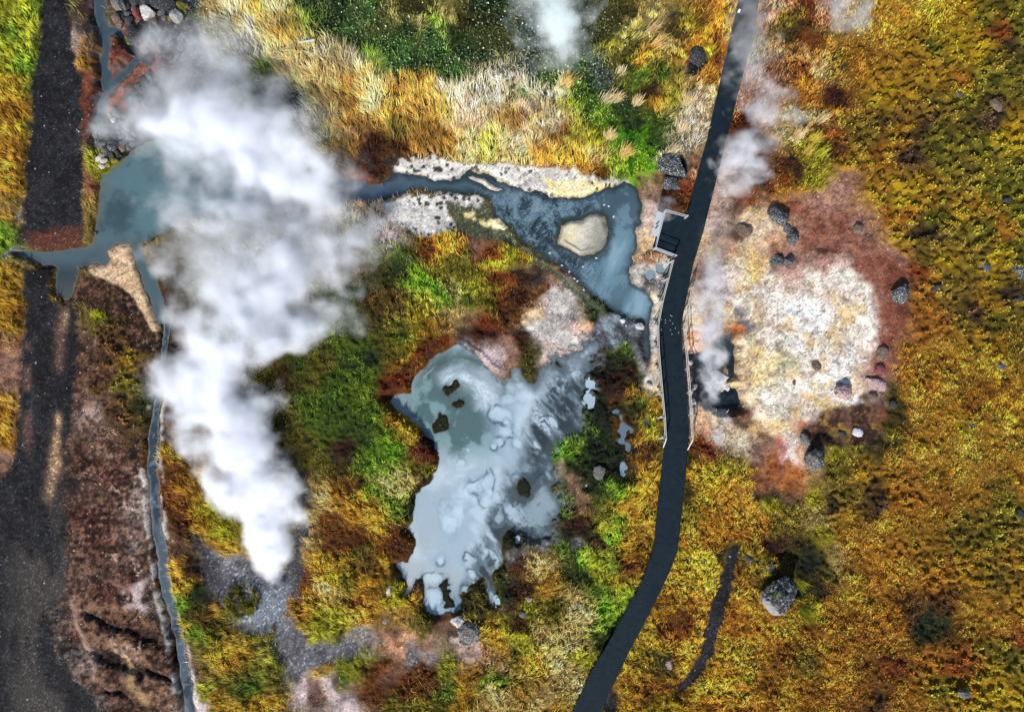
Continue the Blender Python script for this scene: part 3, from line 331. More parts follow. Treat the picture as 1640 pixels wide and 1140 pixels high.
# ------------------------------------------------------------------ the ground: one fine sheet of heights and colours, 2 photo pixels a step
GX0, GY0, GST = -130, -130, 2
gx = np.arange(GX0, 1640 + 131, GST); gy = np.arange(GY0, 1140 + 131, GST)
X, Y = np.meshgrid(gx.astype(float), gy.astype(float))
Xw, Yw = warp(X, Y)
V = sample(Xw, Yw)
A, B, K = V[..., 0:3].copy(), V[..., 3:6].copy(), V[..., 6:13].copy()
_h = (sm(1070, 1130, X) * np.clip(K[..., 0] + K[..., 1] + K[..., 2], 0, 1))[..., None]          # the eastern heath is a warmer gold
for _a in (A, B): _a *= 1 + _h * (np.array([1.04, .885, .9]) - 1)
_h = (sm(420, 480, X) * sm(960, 900, X) * sm(270, 240, Y) * K[..., 0])[..., None]               # bleached straw north of the stream
for _a in (A, B): _a += _h * .14 * (_a.mean(-1, keepdims=True) * np.array([1.25, 1.0, .75]) - _a)
Xe, Ye = warp(X, Y, 3, 3, 3.5)              # a lighter warp for outlines
nA = fbm(X, Y, 26, 4, 1); nB = fbm(X, Y, 7, 3, 5)
f1, f2, cid = worley(X + (nA - .5) * 26, Y * 1.15 + (nB - .5) * 16, 12.5, 2)
g1, _, gid = worley(X + (nB - .5) * 6, Y, 5.5, 4)
h1, _, hid = worley(X + (nB - .5) * 5, Y + (nA - .5) * 12, 8.0, 6); k1, _, kid = worley(X + (nA - .5) * 20, Y + (nB - .5) * 14, 19.0, 8)
isM = K[..., 2]; isL = K[..., 3]; isB = K[..., 4]; isV = K[..., 5]; isC = K[..., 6]
mixn = sm(.3, .7, .55 * nA + .45 * nB)
mixn = mixn * (1 - isM) + (0.65 * cid + 0.35 * gid) * isM
COLA, COLB = A.copy(), B.copy()
col = A + (B - A) * mixn[..., None]

def paint(mask, key, amt=1.0, kind=True):
    """lay a surface of the palette over the ground where MASK (0..1)"""
    a, b, k = PAL[key]; m = (mask * amt)[..., None].astype(np.float32)
    t = sm(.25, .75, .5 * nA + .5 * nB)[..., None]
    col[:] = col * (1 - m) + (a + (b - a) * t) * m
    if kind:
        oh = np.zeros(7, np.float32); oh[KINDS.index(k)] = 1
        K[:] = K * (1 - m) + oh * m
        COLA[:] = COLA * (1 - m) + a * m; COLB[:] = COLB * (1 - m) + b * m

def edge(d, w=2.5): return 1 - sm(-w, w, d)

# bare earth of the bank by the road: pale flakes and furrows
ridge = 1 - np.abs(2 * fbm(X * .55 + Y * .1, Y, 15, 4, 21) - 1)
flake = sm(.60, .72, fbm(X, Y * .8, 20, 5, 23, .62))
inbank = (X < 320) * (X > 60) * (Y > 420)
m = isB * flake * inbank * (0.35 + 0.65 * sm(600, 820, Y)) * sm(.4, .6, fbm(X, Y, 110, 2, 29) + .12)
bfine = fbm(X, Y, 6, 4, 27, .7)
col *= (1 - inbank * isB * (.38 + .45 * sm(.56, .40, bfine)))[..., None]; m2 = inbank * isB * sm(.60, .67, bfine) * (.35 + .65 * sm(.40, .58, fbm(X, Y, 45, 3, 28))); col += (lin('98705a') - col) * (m2 * .55)[..., None]
col += (lin('d0b4a0') - col) * (m * .8 * sm(.46, .56, bfine) * np.clip(sm(150, 215, X) * sm(720, 800, Y) + .25, 0, 1))[..., None]
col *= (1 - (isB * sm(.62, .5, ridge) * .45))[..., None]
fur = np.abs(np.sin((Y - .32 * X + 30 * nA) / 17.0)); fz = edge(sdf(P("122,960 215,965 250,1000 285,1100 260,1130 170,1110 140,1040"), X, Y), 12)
col *= (1 - .7 * fz * sm(.42, .1, fur))[..., None]; m = fz * sm(.6, .9, fur) * sm(.35, .6, nB); col += (lin('9a7458') - col) * (m * .6)[..., None]  # dark troughs, pale crests: furrow shading put into the soil colour
m = np.exp(-(linedist([(112, 965), (121, 985), (122, 1005), (134, 1028), (152, 1062), (152, 1085)], Xe, Ye) / 4.5) ** 2); col += (lin('a88a78') - col) * (m * .8)[..., None]
m = np.exp(-(linedist([(205, 1055), (215, 1075), (212, 1095), (240, 1120)], Xe, Ye) / 5) ** 2); col += (lin('b09068') - col) * (m * .8)[..., None]

dsin = np.full(X.shape, 999.)
paint(edge(sdf(DARKCRUST, Xe, Ye), 5), 'ggrn', .9)
col *= (1 - .5 * edge(sdf(DARKCRUST, Xe, Ye), 5))[..., None]
for poly, k in SINTER:
    d = sdf(poly, Xe, Ye) + (fbm(X, Y, 15, 4, 51, .6) - .5) * 18; dsin = np.minimum(dsin, d); paint(edge(d, 3), k)
sp1, _, spid = worley(X, Y, 9, 9)            # dark cushions on the crust
spots = (sp1 < .36) * (spid > .45) * edge(dsin, 4) * edge(sdf(P("600,235 1000,235 1000,300 740,335 740,390 600,390"), X, Y), 8) * sm(.45, .6, fbm(X, Y, 45, 2, 33) + .12)
col *= (1 - .9 * spots)[..., None]

dmf = sdf(P('938,556 950,528 962,505 985,500 1030,514 1040,530 1040,600 1028,596 1018,560 1000,545 985,560 965,556 955,570'), Xe, Ye)
paint(edge(dmf, 6), 'dgrey', .85)
mfn = fbm((X * .62 + Y * .78) * .5, (X * .78 - Y * .62) * 1.3, 14, 5, 77, .65)
col *= (1 - .6 * edge(dmf, 6) * sm(.5, .64, mfn))[..., None]; m = edge(dmf, 6) * sm(.46, .36, mfn); col += (lin('8c9aa4') - col) * (m * .7)[..., None]
droad = np.minimum(sdf(ROAD[0], Xe, Ye), sdf(ROAD[1], Xe, Ye)) + (fbm(X, Y, 18, 4, 61, .65) - .5) * 16
paint(edge(droad, 7), 'gravk')
rn = fbm(X, Y * .35, 40, 3, 35)
lower = edge(sdf(ROAD[1], Xe, Ye), 5)
m = lower * sm(760, 900, Y) * sm(.42, .6, rn) * edge(np.abs(X - 70) - 50, 30)
col += (lin('544e48') - col) * (m * .45)[..., None]
tr = np.exp(-((X - 97 - (Y - 470) * -.03) / 7.5) ** 2) * sm(470, 500, Y) * sm(800, 740, Y) * sm(.3, .6, fbm(X, Y, 55, 2, 36) + .1 * (Y > 660))
col += (lin('6a4c40') - col) * (tr * .7)[..., None]
tr = np.exp(-((X - 88) / 9) ** 2 - ((Y - 738) / 20) ** 2) + .8 * np.exp(-((X - 89) / 6) ** 2 - ((Y - 705) / 14) ** 2) + .9 * np.exp(-((X - 92) / 5) ** 2 - ((Y - 675) / 12) ** 2) + .6 * np.exp(-((X - 103) / 6) ** 2 - ((Y - 510) / 16) ** 2) + .6 * np.exp(-((X - 78) / 8) ** 2 - ((Y - 780) / 22) ** 2)
col += (lin('c8a47c') - col) * np.clip(tr * (.2 + .8 * nB), 0, .8)[..., None]
tr = np.exp(-((X - 42) / 8) ** 2) * sm(540, 560, Y) * sm(740, 700, Y) * sm(.45, .65, fbm(X, Y, 30, 2, 37))
col += (lin('6a5048') - col) * (tr * .6)[..., None]
rb = edge(sdf(P("44,372 100,368 128,362 130,395 90,402 44,400"), Xe, Ye), 7)
col += (lin('5c3426') - col) * (rb * .8)[..., None]
rs = edge(sdf(P("110,-90 150,-90 152,90 136,120 118,80"), Xe, Ye), 8)
col += (lin('2c2422') - col) * (rs * .6)[..., None]
dtrail = linedist(TRAIL, Xe, Ye) + (fbm(X, Y, 10, 3, 62, .6) - .5) * 12
paint(edge(dtrail - 2, 3), 'gravk'); paint(edge(np.hypot((X - 977) / 12, (Y - 1132) / 9) * 10 - 10, 3), 'gravk')
for (a, b, r) in ((1117, 98, 16), (1080, 268, 21), (1112, 115, 10)):
    paint(edge(np.hypot(Xe - a, Ye - b) - r, 5), 'gravk')
vg = sdf(P('318,858 345,880 385,893 430,925 455,925 470,880 480,830 468,775 455,735 480,755 497,790 500,850 484,900 476,950 454,985 470,1000 500,1028 560,1020 592,1028 560,1052 510,1068 470,1088 448,1078 456,1040 440,1010 420,1012 385,1000 362,972 335,935 318,895'), Xe, Ye) + (nA - .5) * 30 + (nB - .5) * 26
paint(edge(vg, 9), 'grav', .95); t = edge(vg, 6) * np.clip(sm(450, 475, X) * sm(985, 940, Y) + sm(370, 330, X), 0, 1); col += (lin('2a2a2e') - col) * (t * .8)[..., None]
t = edge(vg, 6) * np.exp(-((X - 420) / 50) ** 2 - ((Y - 975) / 32) ** 2); col += (lin('98a2ac') - col) * (t * .7)[..., None]
vi = edge(np.hypot((Xe - 388) / 26, (Ye - 965) / 26) * 20 - 20, 5); paint(vi * sm(.4, .55, nB + .1), 'olive'); t = edge(np.hypot((X - 445) / 12, (Y - 928) / 8) * 8 - 8, 3); col *= (1 - .7 * t)[..., None]
dsand = sdf(SAND, Xe * .5 + X * .5, Ye * .5 + Y * .5)
paint(edge(dsand, 2), 'tan')
rip = np.sin((Y * 1.0 + X * .55 + 9 * nA) / 2.1 + 6 * nB)
col *= (1 - .16 * edge(dsand, 2) * (rip > .2) * sm(520, 470, Y))[..., None]

# the pale field east of the walkway: fine brown, ochre and white flecks
inclay = isC * (X > 1100)
fl = fbm(X, Y * 1.2, 9, 5, 41, .7)
col *= (1 - inclay * .42 * sm(.50, .66, fl))[..., None]
och = inclay * sm(.54, .70, fbm(X * .8 + Y * .5, Y * .8 - X * .5, 30, 5, 43, .6))
col += (lin('dcb468') - col) * (och * .6)[..., None]
fl2 = inclay * sm(.56, .70, fbm(X + 300, Y, 17, 5, 45, .65))
col += (lin('8c6a54') - col) * (fl2 * .5)[..., None]
redn = isB * (X > 1100) * sm(.5, .68, fbm(X, Y, 8, 4, 46, .7))
col *= (1 - .38 * redn)[..., None]

hb = edge(sdf(P("1316,662 1350,652 1385,645 1407,660 1404,700 1370,716 1330,712 1303,700 1300,690 1312,676"), Xe, Ye), 5)
paint(hb, 'brown', .95); m = hb * sm(.45, .62, fbm(X, Y, 13, 4, 53, .65)); col += (lin('1e1612') - col) * (m * .8)[..., None]; m = hb * sm(.60, .70, fbm(X + 90, Y, 12, 4, 55)); col += (lin('8a7030') - col) * (m * .7)[..., None]
rr_ = edge(sdf(P("1385,385 1425,405 1452,455 1454,505 1434,540 1414,560 1428,600 1405,614 1396,590 1403,545 1402,500 1394,465 1375,430"), Xe, Ye), 8)
paint(rr_, 'redsoil', .8); m = rr_ * sm(1418, 1440, X) * sm(.4, .6, nB); col += (lin('4a2018') - col) * (m * .6)[..., None]
kn = 1 - np.abs(2 * fbm(X, Y, 26, 5, 57, .62) - 1)
col *= (1 - .45 * isC * (X > 1100) * sm(.955, .985, kn))[..., None]
# water edges: signed distances, negative in the water
dcreek = np.minimum(linedist(CREEK[0], Xe, Ye), linedist(CREEK[1], Xe, Ye))
dpond = np.minimum(sdf(POND, Xe, Ye), dcreek) + (fbm(X, Y, 10, 4, 16, .65) - .5) * 6
dbasin = sdf(BASIN, Xe, Ye) + (fbm(X, Y, 12, 4, 18, .65) - .5) * 9
dmound = np.minimum(sdf(MOUND, Xe, Ye), sdf(SPIT, Xe * .5 + X * .5, Ye * .5 + Y * .5)); dbasin = np.maximum(dbasin, -dmound)
dpool = sdf(POOL, Xe, Ye) + (fbm(X, Y, 11, 4, 17, .65) - .5) * (9 + 20 * sm(850, 900, X) * sm(890, 840, Y))
disle = sdf(REEDISLE, Xe, Ye)
for a, b, ra, rb_ in POOLISLES: disle = np.minimum(disle, (np.hypot((Xe - a) / ra, (Ye - b) / rb_) - 1) * min(ra, rb_))
disle = disle + (fbm(X, Y, 9, 3, 19) - .5) * 12
dpool = np.maximum(dpool, -disle)
dditch = linedist(DITCH, Xe, Ye)
dpot = np.maximum(sdf(POT, Xe, Ye), -sdf(POTISLE, Xe, Ye))
dpud = np.full(X.shape, 999.); pudn = (fbm(X, Y, 9, 3, 20) - .5) * 13
for a, b, ra, rb_ in PUDDLES: dpud = np.minimum(dpud, (np.hypot((Xe - a) / ra, (Ye - b) / rb_) - 1) * min(ra, rb_) + pudn)
WATERS = [('pond', dpond, -.32), ('basin', dbasin, -.32), ('pool', dpool, -.26), ('ditch', dditch, -.28), ('pot', dpot, -.75), ('puddle', dpud, -.10)]
dwater = np.minimum.reduce([w[1] for w in WATERS])
mb = sm(12, 1, dcreek) * sm(.35, .6, nB); paint(mb, 'dgrey', .6)
mr = sm(20, 2, dpool + 10 * (nA - .5)) * (dpool > 0) * sm(850, 880, X) * (Y < 900) * sm(.42, .55, nB); paint(mr, 'dgrey', .85)
m = edge(disle, 2); col += (lin('20241a') - col) * m[..., None]; K *= (1 - m)[..., None]
md = sdf(MOUND, Xe, Ye) + (nB - .5) * 18
paint(edge(md, 5), 'sint', .8); t = edge(md + 5, 5) * sm(945, 905, X + 30 * (nA - .5)); col += (lin('d4c890') - col) * (t * .6)[..., None]
t = edge(md, 5) * sm(925, 965, X + .4 * (Y - 380)); col += (lin('78796c') - col) * (t * .75)[..., None]
K *= sm(0, 3, dwater)[..., None]
K *= sm(4, 12, sdf(MOUND, X, Y))[..., None] * sm(4, 10, sdf(SPIT, X, Y))[..., None]
paint(edge(sdf(SPIT, Xe, Ye) - 2, 3), 'sint', .9)
m = edge(np.abs(dditch - 7) - 4, 3) * sm(600, 660, Y) * sm(.42, .58, fbm(X + 40, Y, 22, 4, 64)); paint(m, 'sint', .75)
# wet dark rim by the water
col *= (1 - .45 * sm(7, 0, dwater) * (1 - .5 * edge(dsand, 6)))[..., None]
rim = edge(np.abs(sdf(MOUND, Xe, Ye) - 6) - 3, 3); col += (lin('34403c') - col) * (rim * .8)[..., None]

ddeck = np.minimum(sdf(DECKPOLY, X, Y), sdf(PLATFORM, X, Y))
K *= sm(-1, 3, ddeck)[..., None]

# ---- heights
Z = (fbm(X, Y, 200, 3, 81) - .5) * .9
Z += .75 * np.exp(-((X - 570) / 120) ** 2 - ((Y - 690) / 230) ** 2)
Z += .5 * np.exp(-((X - 297) / 22) ** 2 - ((Y - 870) / 110) ** 2)                      # ridge west of the vent
Z -= .9 * np.exp(-((X - 435) / 60) ** 2 - ((Y - 925) / 60) ** 2)                       # vent hollow
Z -= .45 * np.exp(-((X - 355) / 35) ** 2 - ((Y - 920) / 60) ** 2)
Z -= .75 * np.exp(-((X - 1275) / 36) ** 2 - ((Y - 905) / 38) ** 2)                     # hollow behind the big boulder
Z += .30 * np.exp(-((X - 1235) / 26) ** 2 - ((Y - 965) / 22) ** 2)
Z -= .5 * np.exp(-((X - 1325) / 34) ** 2 - ((Y - 690) / 17) ** 2)
Z -= .45 * np.exp(-((X - 1215) / 18) ** 2 - ((Y - 700) / 22) ** 2)
Z -= .5 * np.exp(-(linedist(TRAIL, X, Y) / 9) ** 2 * (linedist(TRAIL, X, Y) > 0)) * .5
flat = sm(60, 8, ddeck); Z = Z * (1 - flat) - .08 * flat
roadm = edge(droad, 12); Z = Z * (1 - .8 * roadm) - .05 * roadm
dom = np.clip(.62 - f1, 0, 1); dom2 = np.clip(.6 - g1, 0, 1)
Z += isM * (.62 * dom * (.5 + cid) + .14 * dom2) + isL * .22 * dom2
Z += (K[..., 0] + K[..., 1]) * ((fbm(X, Y, 26, 4, 91) - .5) * (.62 - .3 * edge(sdf(P('440,420 700,400 720,560 620,640 640,880 480,880 430,600'), X, Y), 30)) + .05 * dom2 + .26 * np.clip(.62 - h1, 0, 1) + .30 * np.clip(.6 - k1, 0, 1))
Z += K[..., 4] * ((fbm(X, Y, 16, 5, 93, .6) - .5) * .30 - .28 * fz * sm(.5, .05, fur))
Z += K[..., 5] * (fbm(X, Y, 5, 2, 95) - .5) * .07
Z += K[..., 6] * (fbm(X, Y, 12, 5, 97, .6) - .5) * .16
Z += edge(dsand, 2) * (.02 * rip * sm(525, 480, Y)) 
for nm, d, lv in WATERS:
    wid = {'puddle': 5., 'pot': 14., 'pool': 12.}.get(nm, 9.)
    up = lv + .01 + (np.maximum(Z, lv + .12) - lv) * sm(-.5, wid, d)
    Z = np.where((d > 0) & (d < wid), up, Z)
    Z = np.where((d > 0) & (d < (12 if nm == 'puddle' else 60)) & (d <= dwater + .01), np.maximum(Z, lv + .02), Z)
for nm, d, lv in WATERS: Z = np.where(d <= 0, lv - .02 - .35 * np.clip(-d / 14, 0, 1), Z)
Z = np.where(ddeck < 4, np.minimum(Z, .12), Z)
Z = np.where(disle < 4, np.minimum(Z, -.20 + .04 * nB), Z)
Z = np.where((sdf(POTISLE, Xe, Ye) < 0), -.55, Z)

ground_col = col.copy()
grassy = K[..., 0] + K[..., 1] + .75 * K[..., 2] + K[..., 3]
ground_col *= (1 - .78 * np.clip(grassy, 0, 1))[..., None]           # thatch and soil, darkened further as shade between the blades
spk = rng.random(X.shape)
bare = np.clip(K[..., 4] + K[..., 6], 0, 1)
ground_col *= (1 + bare * ((spk - .5) * .42 - .45 * (spk < .05) + .3 * (spk > .96)))[..., None]
vv = np.clip(K[..., 5] + edge(droad, 4), 0, 1)
ground_col *= (1 + vv * (np.where(spk > .93, 1.6, 0) + (spk - .5) * .7))[..., None]
ground_col = np.clip(ground_col, .004, .82)

ny, nx = X.shape
PTS = np.stack([wx(X), wy(Y), Z], -1).reshape(-1, 3)
idx = np.arange(ny * nx).reshape(ny, nx)
QUADS = np.stack([idx[1:, :-1], idx[1:, 1:], idx[:-1, 1:], idx[:-1, :-1]], -1)
def cellmask(m): return m[:-1, :-1]

def subsheet(name, mask, mat, label=None, verts=PTS, cols=None, extra=None):
    f = QUADS[mask].reshape(-1, 4)
    used, inv = np.unique(f, return_inverse=True)
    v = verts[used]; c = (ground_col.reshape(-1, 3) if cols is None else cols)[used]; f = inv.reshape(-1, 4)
    if extra is not None:
        ev, ef, ec = extra; f = np.concatenate([f, ef + len(v)]); v = np.concatenate([v, ev]); c = np.concatenate([c, ec])
    o = mesh_np(name, v, f, c, mat, smooth=True)
    return tag(o, label, None, None, 'structure')

zone = np.zeros((ny - 1, nx - 1), int)
zone[cellmask(dsand) < 0] = 3
zone[cellmask(dtrail) < 0] = 2
zone[cellmask(droad) < 0] = 1
earth = cellmask((isB > .55) & (X < 330) & (Y > 415))
zone[(zone == 0) & earth] = 4
zone[(zone == 0) & cellmask((isC + isB > .6) & (X > 1090) & (X < 1460) & (Y > 285) & (Y < 800) & (ddeck > 6))] = 5
# outer moor out to the horizon
bx0, bx1, by0, by1 = wx(GX0), wx(gx[-1]), wy(gy[-1]), wy(GY0); F = 900.
ev = np.array([(-F, -F, -.8), (F, -F, -.8), (F, F, -.8), (-F, F, -.8), (bx0, by0, -.6), (bx1, by0, -.6), (bx1, by1, -.6), (bx0, by1, -.6)])
ef = np.array([(0, 1, 5, 4), (1, 2, 6, 5), (2, 3, 7, 6), (3, 0, 4, 7)])
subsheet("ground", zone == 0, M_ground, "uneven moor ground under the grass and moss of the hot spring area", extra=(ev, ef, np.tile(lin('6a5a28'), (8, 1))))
subsheet("gravel_road", zone == 1, M_road, "dark gravel road along the western side, cut by a water channel")
subsheet("trail", zone == 2, M_road, "narrow dark gravel trench curving through golden grass")
subsheet("sand_bank", zone == 3, M_ground, "tan rippled sand spit beside the grey pond")
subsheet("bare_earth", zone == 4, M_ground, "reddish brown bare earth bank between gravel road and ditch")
subsheet("mineral_crust", zone == 5, M_ground, "white, cream and rust coloured mineral field east of the boardwalk")

# ------------------------------------------------------------------ water and mud sheets
def finesheet(name, bbox, step, dist, level, colour, mat, label):
    """water: a flat sheet of cells inside (and just under) the shore"""
    x0, y0, x1, y1 = bbox
    ax = np.arange(x0, x1 + step, step, dtype=float); ay = np.arange(y0, y1 + step, step, dtype=float)
    QX, QY = np.meshgrid(ax, ay)
    fi = np.clip((QX - GX0) / GST, 0, nx - 1.01); fj = np.clip((QY - GY0) / GST, 0, ny - 1.01)
    i = fi.astype(int); j = fj.astype(int); u = fi - i; v = fj - j
    d = dist[j, i] * (1 - u) * (1 - v) + dist[j, i + 1] * u * (1 - v) + dist[j + 1, i] * (1 - u) * v + dist[j + 1, i + 1] * u * v
    c = np.clip(colour(QX, QY, d), .003, .85)
    z = np.full(QX.shape, level)
    v3 = np.stack([wx(QX), wy(QY), z], -1).reshape(-1, 3)
    ii = np.arange(QX.size).reshape(QX.shape)
    q = np.stack([ii[1:, :-1], ii[1:, 1:], ii[:-1, 1:], ii[:-1, :-1]], -1)[d[:-1, :-1] < 5].reshape(-1, 4)
    used, inv = np.unique(q, return_inverse=True)
    o = mesh_np(name, v3[used], inv.reshape(-1, 4), c.reshape(-1, 3)[used], mat, smooth=True)
    return tag(o, label, None, None, 'structure')

def mixc(c, hexc, m): return c + (lin(hexc) - c) * np.clip(m, 0, 1)[..., None]

def c_pond(x, y, d):
    n = fbm(x, y, 60, 4, 3); c = np.zeros(x.shape + (3,)) + lin('465a60')
    c = mixc(c, '527078', sm(.4, .65, n) * .8); c = mixc(c, '30464c', sm(.5, .35, n) * .6)
    fine = fbm(x, y, 16, 5, 33, .6); c = mixc(c, '5c6c6c', sm(.55, .7, fine) * .35); c = mixc(c, '2e3e44', sm(.45, .3, fine) * .35)
    c = mixc(c, '5e6258', sm(-16, -2, d + 12 * (fine - .5)) * .5)
    c = mixc(c, '46565e', sm(360, 420, y) * .8); c = mixc(c, '343e44', sm(410, 440, y) * sm(150, 110, x)); c = mixc(c, '50524f', sm(435, 478, y) * sm(150, 120, x) * .8)
    c = mixc(c, '50686e', sm(210, 100, y) * .3)
    c = mixc(c, '3a4a54', sm(240, 180, y)); c = mixc(c, '46586a', sm(480, 590, x))
    return mixc(c, '6a665c', sm(-4, 1, d) * .45)

def c_basin(x, y, d):
    n1 = fbm(x, y, 50, 4, 3); n2 = fbm(x + 60 * n1, y + 50 * (1 - n1), 22, 5, 8, .6)
    c = np.zeros(x.shape + (3,)) + lin('40545f')
    c = mixc(c, '243038', sm(.52, .36, n2) * .85 * sm(990, 900, x) * sm(770, 800, x))
    c = mixc(c, '64808e', sm(.50, .64, n2) * sm(760, 820, x) * .75)
    st = fbm(x * .95 + y * .32, (y - x * .3) * .28, 34, 5, 12)             # pale streaks down the wide part
    right = sm(930, 985, x + .35 * (y - 400)) * sm(340, 420, y + (x - 960) * .5)
    c = mixc(c, '6a8898', right * (.35 + .65 * sm(.38, .62, st)))
    c = mixc(c, '8aa6b4', right * sm(.56, .70, st) * .6)
    c = mixc(c, '46586a', sm(700, 625, x) * .7)
    ln = np.abs(np.sin((n2 * 26 + n1 * 12))); zl = sm(990, 930, x) * sm(740, 790, x)
    c = mixc(c, '1e282c', sm(.30, .06, ln) * .8 * zl * sm(.35, .6, fbm(x, y, 40, 2, 77))); c = mixc(c, '7890a0', sm(.90, .99, ln) * .55 * zl)
    dm = mound_at(x, y) + (n2 - .5) * 16
    c = mixc(c, '2c3638', sm(16, 4, dm) * .8 * sm(.3, .55, n2)); c = mixc(c, '5c6c6c', sm(6, 0, dm) * .6)
    mot = fbm(x, y, 9, 4, 26, .7); c = mixc(c, '20282a', sm(.56, .68, mot) * .75 * sm(960, 880, x) * sm(760, 800, x)); c = mixc(c, '7c8c94', sm(.42, .32, mot) * .6 * sm(960, 880, x) * sm(760, 800, x))
    c = mixc(c, '34444c', sm(470, 505, y) * sm(.6, .4, st) * .7); c = mixc(c, '3a4042', sm(495, 525, y) * .9); c = mixc(c, '6c7478', sm(505, 530, y) * sm(.5, .65, n2) * .7)
    return mixc(c, '222a28', sm(-9, 0, d + 4 * (n1 - .5)) * .8)

BUB = [(806, 690, 17, 1), (803, 668, 13, 1), (800, 710, 13, 1), (792, 717, 5, 1), (765, 781, 13, .7), (781, 776, 14, .7), (785, 797, 17, .6), (800, 828, 15, 1), (757, 800, 10, .5), (738, 742, 9, .2), (749, 722, 6, .1), (704, 900, 8, .6), (757, 900, 13, .8), (775, 890, 10, .8), (695, 930, 14, .7), (694, 965, 17, .5), (745, 945, 8, .8), (757, 922, 9, .6), (735, 806, 22, .1), (727, 826, 18, .1), (760, 850, 16, .1), (829, 965 - 0, 1, 0), (828, 712, 7, .3), (814, 640, 12, .1), (748, 785, 20, .1), (829, 604, 9, .1), (840, 625, 14, .1), (815, 620, 12, .1), (718, 845, 14, .1), (795, 907, 6, .3), (935, 568, 7, .2), (946, 573, 6, .2), (828, 766, 6, .4), (880, 745, 8, .3)]
def c_pool(x, y, d):
    n1 = fbm(x, y, 70, 4, 3); n2 = fbm(x + 40 * n1, y - 40 * n1, 30, 5, 8, .6)
    c = np.zeros(x.shape + (3,)) + lin('94a6b2')
    c = mixc(c, 'acbcc6', sm(.45, .65, n1)); c = mixc(c, '96a8b4', sm(.5, .36, n2) * .6)
    u = (x * .72 - y * .70); v = (x * .70 + y * .72)
    band = np.exp(-((v - 985 - (u * .1)) / 34) ** 2)                          # grey brown drift across the middle
    c = mixc(c, '8b949a', band * .75 * sm(640, 700, x) * sm(880, 800, x))
    dn = sm(830, 780, x) * sm(800, 880, y) * sm(.4, .6, fbm(x, y * .6, 60, 3, 15)); c = mixc(c, '98a2a8', dn * .8)
    r = np.hypot(x - 738, (y - 648) * 1.0); th = np.arctan2(y - 648, x - 738)
    swz = sm(115, 60, r) * sm(780, 735, x - (y - 560) * .25)
    c = mixc(c, '6c8a8c', swz * .9)
    st = fbm(r * .8 + 26 * n2, th * 9, 7, 4, 18, .65)
    left = sm(720, 660, x)
    c = mixc(c, '40585a', swz * sm(.46, .62, fbm(x, y, 26, 4, 19)) * .85); c = mixc(c, '46605e', sm(700, 640, x) * sm(700, 650, y) * .45)
    arc = np.exp(-((r - 72) / 13) ** 2) * sm(-3.0, -2.4, th) * sm(.15, -.4, th)
    c = mixc(c, '36423f', arc * (.12 + .75 * sm(.42, .6, st)))
    arc2 = np.exp(-((r - 44) / 17) ** 2) * sm(-2.6, -1.9, th) * sm(.5, -.1, th)
    c = mixc(c, 'a9b8c4', arc2 * .8); c = mixc(c, 'd0dce4', arc2 * sm(.54, .66, st) * .5); c = mixc(c, '6a767c', arc2 * sm(.45, .36, st) * .5)
    dk = sm(10, -4, disle_at(x, y)) * .5; c = mixc(c, '44544c', dk)
    # the stirred grey arm along the east side, streaked up towards the basin
    s = x + (y - 650) * .42
    e = sm(850, 890, s + 60 * (n1 - .5)) * sm(540, 580, y + .0)
    str_ = fbm((x * .62 + y * .78) * .33, (x * .78 - y * .62) * 1.25, 20, 5, 22, .65)
    c = mixc(c, '56646e', e * .92); c = mixc(c, '232c32', e * sm(.46, .58, str_) * .92); c = mixc(c, 'b2c4d0', e * sm(.46, .33, str_) * .75)
    pit = fbm(x, y, 9, 4, 27, .7); c = mixc(c, '30393e', e * sm(.55, .64, pit) * .85)
    low = sm(725, 760, y) * sm(805, 845, x + 50 * (n2 - .5)); c = mixc(c, '54646c', low * .75); c = mixc(c, '2c3a40', low * sm(.46, .6, n2) * .85); c = mixc(c, '93a6b0', low * sm(.47, .38, n2) * .6)
    neck = sm(625, 570, y) * sm(865, 900, x); c = mixc(c, 'a0b0bc', neck * .5)
    lo2 = sm(930, 975, y); c = mixc(c, '7f9cb2', lo2 * .6)
    for bx, by, br, dark in BUB:
        w = br * 2.2; q = (np.abs(x - bx) < w) & (np.abs(y - by) < w)
        if not q.any(): continue
        xx, yy = x[q], y[q]
        rr = np.hypot((xx - bx) * (1 + .25 * math.sin(bx)), (yy - by) * (1 + .25 * math.cos(by))) + (fbm(xx, yy, 13, 3, 31) - .5) * br * 1.5
        a = np.arctan2(yy - by, xx - bx); cc = c[q]
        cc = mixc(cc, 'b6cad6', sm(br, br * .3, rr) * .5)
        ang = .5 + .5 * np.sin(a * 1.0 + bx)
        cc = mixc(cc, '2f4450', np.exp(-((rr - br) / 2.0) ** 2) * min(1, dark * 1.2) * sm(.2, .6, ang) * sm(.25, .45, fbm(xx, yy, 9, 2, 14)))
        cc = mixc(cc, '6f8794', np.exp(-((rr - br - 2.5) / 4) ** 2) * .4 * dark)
        c[q] = cc
    c = c * 1.06
    c = mixc(c, '2f3e44', sm(-2.5, 1.5, d) * .6)
    c = mixc(c, '3e484c', sm(-12 - 16 * n2, -1, d) * sm(760, 860, x + 60 * (n1 - .5)) * .8)
    return c

def mound_at(x, y):
    i = np.clip((x - GX0) / GST, 0, nx - 1).astype(int); j = np.clip((y - GY0) / GST, 0, ny - 1).astype(int)
    return sdf_mound[j, i]
sdf_mound = sdf(MOUND, Xe, Ye)

def disle_at(x, y):
    i = np.clip((x - GX0) / GST, 0, nx - 1).astype(int); j = np.clip((y - GY0) / GST, 0, ny - 1).astype(int)
    return disle[j, i]

